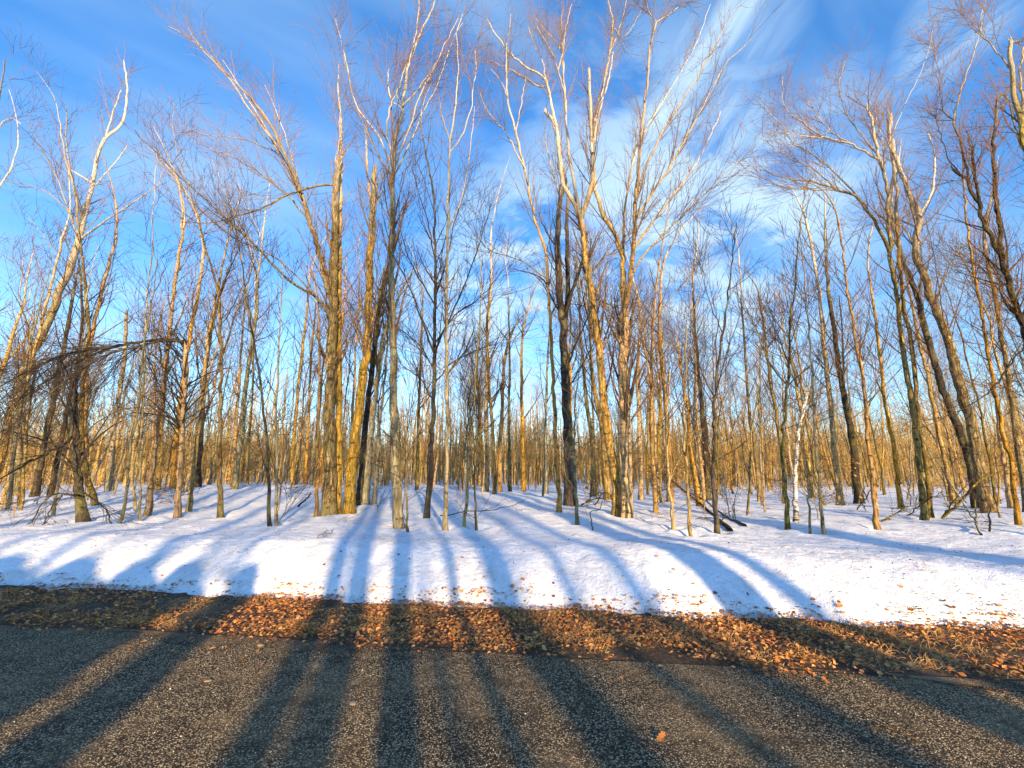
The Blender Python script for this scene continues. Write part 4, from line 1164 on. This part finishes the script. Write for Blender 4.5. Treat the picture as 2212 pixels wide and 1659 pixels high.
for q, (xl, xr, yy, D_, H_, cr_) in enumerate(STR):
    c0, c1 = cpos(xl, yy), cpos(xr, yy)
    shade_tree((c0 + c1) / 2, D_, max(abs(c1 - c0), .05), H_, 60 + q, cr_)

# low dense evergreens added unseen behind the camera on the left, sized so their shade covers the left of the road up to the foot of the bank
M['evergreen'] = leafmat('evergreen_spray', (0.02, 0.035, 0.015), (0.05, 0.08, 0.03), (0.09, 0.10, 0.04))
for q, (xa, xb, ya) in enumerate([(-1550, -1000, 1600), (-1080, -600, 1600), (-660, -300, 1600), (-370, -65, 1600), (0, 105, 1659)]):
    c0, c1 = cpos(xa, ya), cpos(xb, ya)
    c_, wd_ = (c0 + c1) / 2, max(abs(c1 - c0), .3)
    D_ = 8.5
    # where this strip meets the foot of the bank
    lo = 0.0
    while us(*(c_ * LN + lo * LD))[1] < .25: lo += .05
    H_ = (lo + D_) * math.tan(SUN_EL) + .05
    base = c_ * LN - D_ * LD
    rng = np.random.default_rng(800 + q)
    root = bpy.data.objects.new('added_evergreen', None); COL.objects.link(root); root.location = (base[0], base[1], .22)
    tag(root, 'low dense evergreen added behind the camera to shade the left of the road', 'tree', 'evergreens added to shade the road')
    P = np.array([[0, 0, -.1], [0, 0, H_ * .5], [0, 0, H_ * .92]]); b = Bag(); V, Q, _ = stem_mesh(resample(P, 10), taper(.07, .02, 10), 8); b.add(V, Q)
    b.build('trunk', M['olive'], root)
    n = 9000
    zz_ = rng.random(n) ** 1.0
    rr_ = wd_ / 2 * np.minimum(1, (1.04 - zz_) * 7) * rng.random(n) ** .4 * (1 + .10 * np.sin(zz_ * 37))
    an = rng.random(n) * 6.28
    C = np.stack([rr_ * np.cos(an), rr_ * np.sin(an), zz_ * H_], 1)
    Vl, Ql = leaf_quads(C, rng, .075)
    mesh_from('crown', Vl, Ql, M['evergreen'], False, root)

# ------------------------------------------------------------------ leaf litter, dry grass, debris (uncountable: one object each)
rng = np.random.default_rng(11)
def uv_pts(u, s, lift=0.0, zmode='verge'):
    X = E0[0] + u * U[0] + s * W[0]; Y = E0[1] + u * U[1] + s * W[1]
    if zmode == 'snow': Z = ground_h(X, Y)
    else: Z = np.maximum(ground_h(X, Y), .01 + .02 * np.clip(fbm(X * 3, Y * 3, 4, 4), -.5, 1))
    return np.stack([X, Y, Z + lift], 1)


n = 56000
u = rng.uniform(-13, 12, n); s = -1.75 + 1.85 * rng.random(n)
dn = fbm(u * 1.4, s * 2.5, 3, 21) + rng.normal(size=n) * .12
edge = np.minimum(sm(-1.42, -1.12, s + .12 * fbm(u * 2, s * 0, 3, 2)) * .97 + .035 * sm(-1.75, -1.4, s), 1)
keep = (dn > -.28) & (rng.random(n) < edge) & (rng.random(n) < np.where(u < -2.5, .75, 1))
C = uv_pts(u[keep], s[keep], .012 + .02 * rng.random(keep.sum()))
Vl, Ql = leaf_quads(C, rng, .0150)
tag(mesh_from('leaf_litter', Vl, Ql, M['leaf'], False), 'rusty brown fallen leaves covering the verge', 'leaves', kind='stuff')
# grass blades in tufts
nt_ = 900
tu = rng.uniform(-10, 12, nt_); ts = -1.15 + 1.05 * rng.random(nt_)
kk = (fbm(tu * .9, ts * 1.2, 3, 91) > -.16)
tu, ts = tu[kk], ts[kk]
per = 13
u = np.repeat(tu, per) + rng.normal(size=len(tu) * per) * .06; s = np.repeat(ts, per) + rng.normal(size=len(tu) * per) * .05
B = uv_pts(u, s)
m = len(B)
a = rng.random(m) * 6.28; L = rng.uniform(.04, .13, m); tl = rng.uniform(.4, 1.35, m)
dirv = np.stack([np.cos(a) * np.sin(tl), np.sin(a) * np.sin(tl), np.cos(tl)], 1)
P = np.stack([B, B + dirv * L[:, None] * .5, B + dirv * L[:, None] + np.array([0, 0, -1]) * (L * .3)[:, None]], 1)
gb = Bag(); gb.tube(P, np.full((m, 3), .0022) * np.array([1, .9, .4]), 3)
tag(gb.build('dry_grass', M['grass'], smooth=False), 'straw coloured dry grass tufts on the verge', 'grass', kind='stuff')
# specks of bark and bud scales on the snow
n = 6500
u = rng.uniform(-13, 12, n); s = .1 + 8 * rng.random(n) ** 1.4
kk = rng.random(n) < .35 + .5 * (fbm(u * .6, s * .9, 3, 41) > 0)
u, s = u[kk], s[kk]; n = len(u)
C = uv_pts(u, s, .004, 'snow')
Vl, Ql = leaf_quads(C, rng, .0085)
tag(mesh_from('snow_debris', Vl, Ql, M['twigdark'], False), 'tiny dark bits of bark scattered over the snow', 'debris', kind='stuff')
# broken leaf crumbs over the snow's foot
n = 1100
u = rng.uniform(-12, 12, n); s = -.06 + .34 * rng.random(n) ** 3.5
kk = (fbm(u * 1.7, s * 2, 3, 71) + .12 * np.clip(u - 3, -1, 4) > .05)
u, s = u[kk], s[kk]
C = uv_pts(u, s, .01, 'snow')
Vl, Ql = leaf_quads(C, rng, .018)
tag(mesh_from('edge_leaves', Vl, Ql, M['leaf'], False), 'brown leaves frozen into the foot of the snow bank', 'leaves', kind='stuff')
# loose aggregate on the road surface
n = 4500
u = rng.uniform(-7, 7, n); s = -1.35 - 2.6 * rng.random(n)
X = E0[0] + u * U[0] + s * W[0]; Y = E0[1] + u * U[1] + s * W[1]
C = np.stack([X, Y, np.full(n, .008)], 1)
oc = np.array([[1, 0, 0], [0, 1, 0], [-1, 0, 0], [0, -1, 0], [0, 0, .9], [0, 0, -.9]])
sz = (.0025 + .0035 * rng.random(n) ** 2)[:, None, None]
ang = rng.random(n) * 6.28
rot = np.stack([np.stack([np.cos(ang), -np.sin(ang), 0 * ang], 1), np.stack([np.sin(ang), np.cos(ang), 0 * ang], 1), np.stack([0 * ang, 0 * ang, 1 + 0 * ang], 1)], 1)
Vg = (np.einsum('nij,kj->nki', rot, oc) * (1 + .35 * rng.normal(size=(n, 6, 1))) * sz + C[:, None]).reshape(-1, 3)
tri = np.array([[0, 1, 4], [1, 2, 4], [2, 3, 4], [3, 0, 4], [1, 0, 5], [2, 1, 5], [3, 2, 5], [0, 3, 5]])
Tg = (np.arange(n)[:, None, None] * 6 + tri[None]).reshape(-1, 3)
tag(mesh_from('loose_grit', Vg, Tg, M['grit'], False), 'pale loose grit sprinkled over the dark road', 'grit', kind='stuff')


# individual leaves one can pick out on the bank and the road
LEAVES = [(700,1223,1.5,'leafred','maroon curled leaf, upper one on the sunlit bank left of centre'), (732,1248,1.3,'leafred','small red leaf on the bank just below the maroon curled one'),
 (736,1193,1.2,'leafred','dark leaf in the blue shadow near the top of the bank, left of centre'), (610,1209,1.2,'leaf','pale brown leaf high on the bank at the left'),
 (349,1247,1.4,'leaf','lone orange leaf on the sunlit bank far left'), (861,1200,1.5,'leafred','dark maroon leaf in the widest blue shadow, upper one'), (885,1211,1.3,'leafred','maroon leaf in the widest blue shadow, lower one'),
 (998,1206,1.4,'leafred','near black leaf on the bank at the centre'), (1027,1256,1.3,'leafred','small crimson leaf low on the bank at the centre'), (1196,1264,1.3,'leafred','dark upright leaf in the shadow stripe right of centre'),
 (1232,1298,1.7,'leafred','dark maroon curled leaf near the foot of the bank right of centre'), (1255,1303,1.3,'leafred','small dark leaf right beside the maroon curled one at the foot'), (1302,1305,1.6,'leaf','rust leaf lying at the snow foot right of centre'),
 (1346,1248,1.3,'leaf','tan narrow leaf in the middle of the sunlit bank right of centre'), (1335,1228,1.2,'leaf','yellow brown leaf just above the tan narrow leaf'), (1443,1282,1.8,'leaf','bright orange maple leaf on the bank right of centre'),
 (1455,1231,1.3,'leaf','orange leaf high on the bank above the bright maple leaf'), (1419,1205,1.2,'leaf','small rust leaf at the crest right of centre'), (1545,1285,1.7,'leafred','round brown leaf at the edge of the wide blue shadow'),
 (1379,1311,1.5,'leaf','orange leaf at the foot of the bank below the tan narrow leaf'), (1362,1325,1.6,'leaf','standing leaf stuck in the snow foot'), (1757,1299,1.8,'leaf','orange leaf cluster tip on the right bank'),
 (1758,1333,2.0,'leaf','large rust leaf standing at the foot of the right bank'), (1815,1320,1.8,'leaf','upper leaf of the orange clump on the right bank foot'), (1823,1334,1.8,'leaf','lower leaf of the orange clump on the right bank foot'),
 (1947,1269,1.5,'leaf','flat tan leaf alone in the middle of the right bank'), (2000,1221,1.5,'leaf','flat brown leaf near the crest of the right bank'), (1918,1325,1.5,'leaf','small rust leaf low on the right bank'),
 (1968,1322,1.9,'leaf','long rust leaf streak low on the right bank'), (2040,1305,1.9,'leaf','upper long rust leaf of the far right bank'), (2052,1318,1.7,'leaf','lower long rust leaf of the far right bank'),
 (2101,1291,1.4,'leaf','small brown leaf in the upper far right bank'), (2125,1327,1.6,'leaf','brown leaf low at the far right'), (2143,1312,1.6,'leafred','dark leaf, left end of the leaf row at the far right'), (2160,1314,1.6,'leaf','middle leaf of the leaf row at the far right'),
 (2176,1303,1.6,'leaf','upper right leaf of the leaf row at the far right'), (2170,1336,1.7,'leaf','broad rust leaf under the leaf row at the far right'), (2020,1338,1.5,'leaf','rust leaf at the foot of the far right bank'), (1900,1205,1.2,'leaf','tiny leaf on the crest above the right bank'),
 (372,1410,1.6,'leaf','orange leaf on the road edge at the left'), (520,1432,1.4,'leaf','orange leaf on the sunlit road left of centre'), (563,1446,1.3,'leafred','reddish leaf on the road beside the pale stones'),
 (772,1398,1.8,'leaf','red leaf scrap where the road meets the verge left of centre'), (1113,1411,1.6,'leafred','crimson scrap at the road edge beside the thin trunk shadow'), (1431,1609,2.0,'leaf','single brown leaf on the shaded road near the bottom')]
for q, (dx, dy, sz_, m_, lab) in enumerate(LEAVES):
    p = hit(dx, dy)
    lr = np.random.default_rng(400 + q)
    # lobed leaf outline with a curled blade and a stalk
    k = 11
    tt = np.linspace(0, 2 * math.pi, 2 * k, endpoint=False)
    rr = np.where(np.arange(2 * k) % 2 == 0, 1.0, .62) * (0.8 + .35 * lr.random(2 * k))
    size = .024 * sz_ / 1.3
    ex = rr * np.cos(tt) * size * 1.15; ey = rr * np.sin(tt) * size * .85
    ez = .45 * size * (np.abs(ey / size) ** 1.5) + .3 * size * np.sin(ex / size * 1.5)
    rim = np.stack([ex, ey, ez], 1)
    mid = rim * .5; mid[:, 2] = ez * .25
    V = np.vstack([[0, 0, 0], mid, rim]); n2 = 2 * k
    tris = [(0, 1 + i_, 1 + (i_ + 1) % n2) for i_ in range(n2)]
    for i_ in range(n2):
        a_, b2 = 1 + i_, 1 + (i_ + 1) % n2
        tris += [(a_, a_ + n2, b2 + n2), (a_, b2 + n2, b2)]
    rz = lr.random() * 6.28; c_, s_ = math.cos(rz), math.sin(rz)
    tl = lr.uniform(-.1, .75)
    Rm = np.array([[c_, -s_, 0], [s_, c_, 0], [0, 0, 1]]) @ np.array([[1, 0, 0], [0, math.cos(tl), -math.sin(tl)], [0, math.sin(tl), math.cos(tl)]])
    V = V @ Rm.T
    o = mesh_from('fallen_leaf', V, np.array(tris), M[m_], True)
    o.location = (p[0], p[1], max(gh(p[0], p[1]), .006) + size * .35)
    tag(o, lab, 'leaf')

STONES = [(563,1397,.036,'flat pale pebble on the road by the leaf verge, upper one at the left'), (683,1441,.038,'flat pinkish pebble on the sunlit road, lower one at the left'), (449,1474,.025,'small white pebble in the shaded road at the left'), (762,1523,.034,'flat tan pebble in the sunlit strip beside the dark trunk shadow'),
          (450,1355,.035,'rounded pale pebble among the verge leaves at the left')]
for q, (dx, dy, sz_, lab) in enumerate(STONES):
    d = pix_dir(dx, dy); Yg = CAM_H / -d[2]; px, py = d[0] * Yg, d[1] * Yg
    th = np.linspace(0, math.pi, 9); ph = np.linspace(0, 2 * math.pi, 14, endpoint=False)
    T_, Ph = np.meshgrid(th, ph, indexing='ij')
    r_ = 1 + .16 * fbm(np.cos(Ph) * 1.4 + T_ + q * 3, np.sin(Ph) * 1.4 + q, 3, q) * 2
    V = np.stack([np.sin(T_) * np.cos(Ph) * r_ * sz_, np.sin(T_) * np.sin(Ph) * r_ * sz_ * .65, np.cos(T_) * r_ * sz_ * .28], -1).reshape(-1, 3)
    i = np.arange(8)[:, None] * 14; j = np.arange(14)[None]; j2 = (j + 1) % 14
    o = mesh_from('pebble', V, np.stack([i + j, i + j2, i + 14 + j2, i + 14 + j], -1).reshape(-1, 4), M['stone'])
    o.location = (px, py, .006 + sz_ * .2); o.rotation_euler = (0, 0, q * 1.7)
    tag(o, lab, 'stone')
# twig with a bent tip on the road at lower right
def ground_line(pts, r, name, label, mat, cat):
    P = []
    for dx, dy in pts:
        d = pix_dir(dx, dy); Yg = CAM_H / -d[2]; P.append((d[0] * Yg, d[1] * Yg, .014 + .01 * (len(P) % 2)))
    P = resample(P, 12); b = Bag(); b.tube(P[None], taper(r, r * .5, 12)[None], 6)
    o = b.build(name, M[mat], None, P[0]); o.location = tuple(P[0]); tag(o, label, cat)
ground_line([(1883,1578),(1915,1580),(1940,1586),(1965,1598),(2000,1612)], .0045, 'dry_twig', 'orange twig with a stalk lying on the road at the lower right', 'orange', 'twig')
ground_line([(998,1409),(1020,1404),(1035,1396)], .003, 'dry_straw', 'curved straw on the sunlit road beside the thin trunk shadow', 'pole', 'straw')
ground_line([(352,1256),(358,1250)], .004, 'small_twig', 'tiny dark twig on the bank at the left', 'dark', 'twig')
ground_line([(1000,1372),(1060,1378),(1100,1392)], .003, 'dry_straw', 'thin dry stem on the verge beside the thin trunk shadow', 'pole', 'straw')
# strip of sandy grit where the road meets the verge
ru = np.arange(-3.5, 6.5, .06)
Ug, tg = np.meshgrid(ru, np.linspace(0, 1, 7))
wdt = np.clip(.36 * fbm(Ug * .9, Ug * 0, 3, 66) + .07 + .03 * vnoise(Ug * 9, Ug * 0, 8), .0, .3)
Sg = road_edge(Ug) + .05 - tg * wdt * (1 + .3 * vnoise(Ug * 7, Ug * 0, 3))
X = E0[0] + Ug * U[0] + Sg * W[0]; Y = E0[1] + Ug * U[1] + Sg * W[1]
Z = .009 + .008 * fbm(X * .8, Y * .8, 3, 6) * sm(-1.3, -2.2, Sg) + 0 * X
V = np.stack([X, Y, Z], -1).reshape(-1, 3); nu = len(ru); i = np.arange(6)[:, None] * nu + np.arange(nu - 1)[None, :]
tag(mesh_from('path', V, np.stack([i, i + 1, i + nu + 1, i + nu], -1).reshape(-1, 4), M['sand']), kind='structure')
bpy.data.objects['path'].name = 'sandy_shoulder'
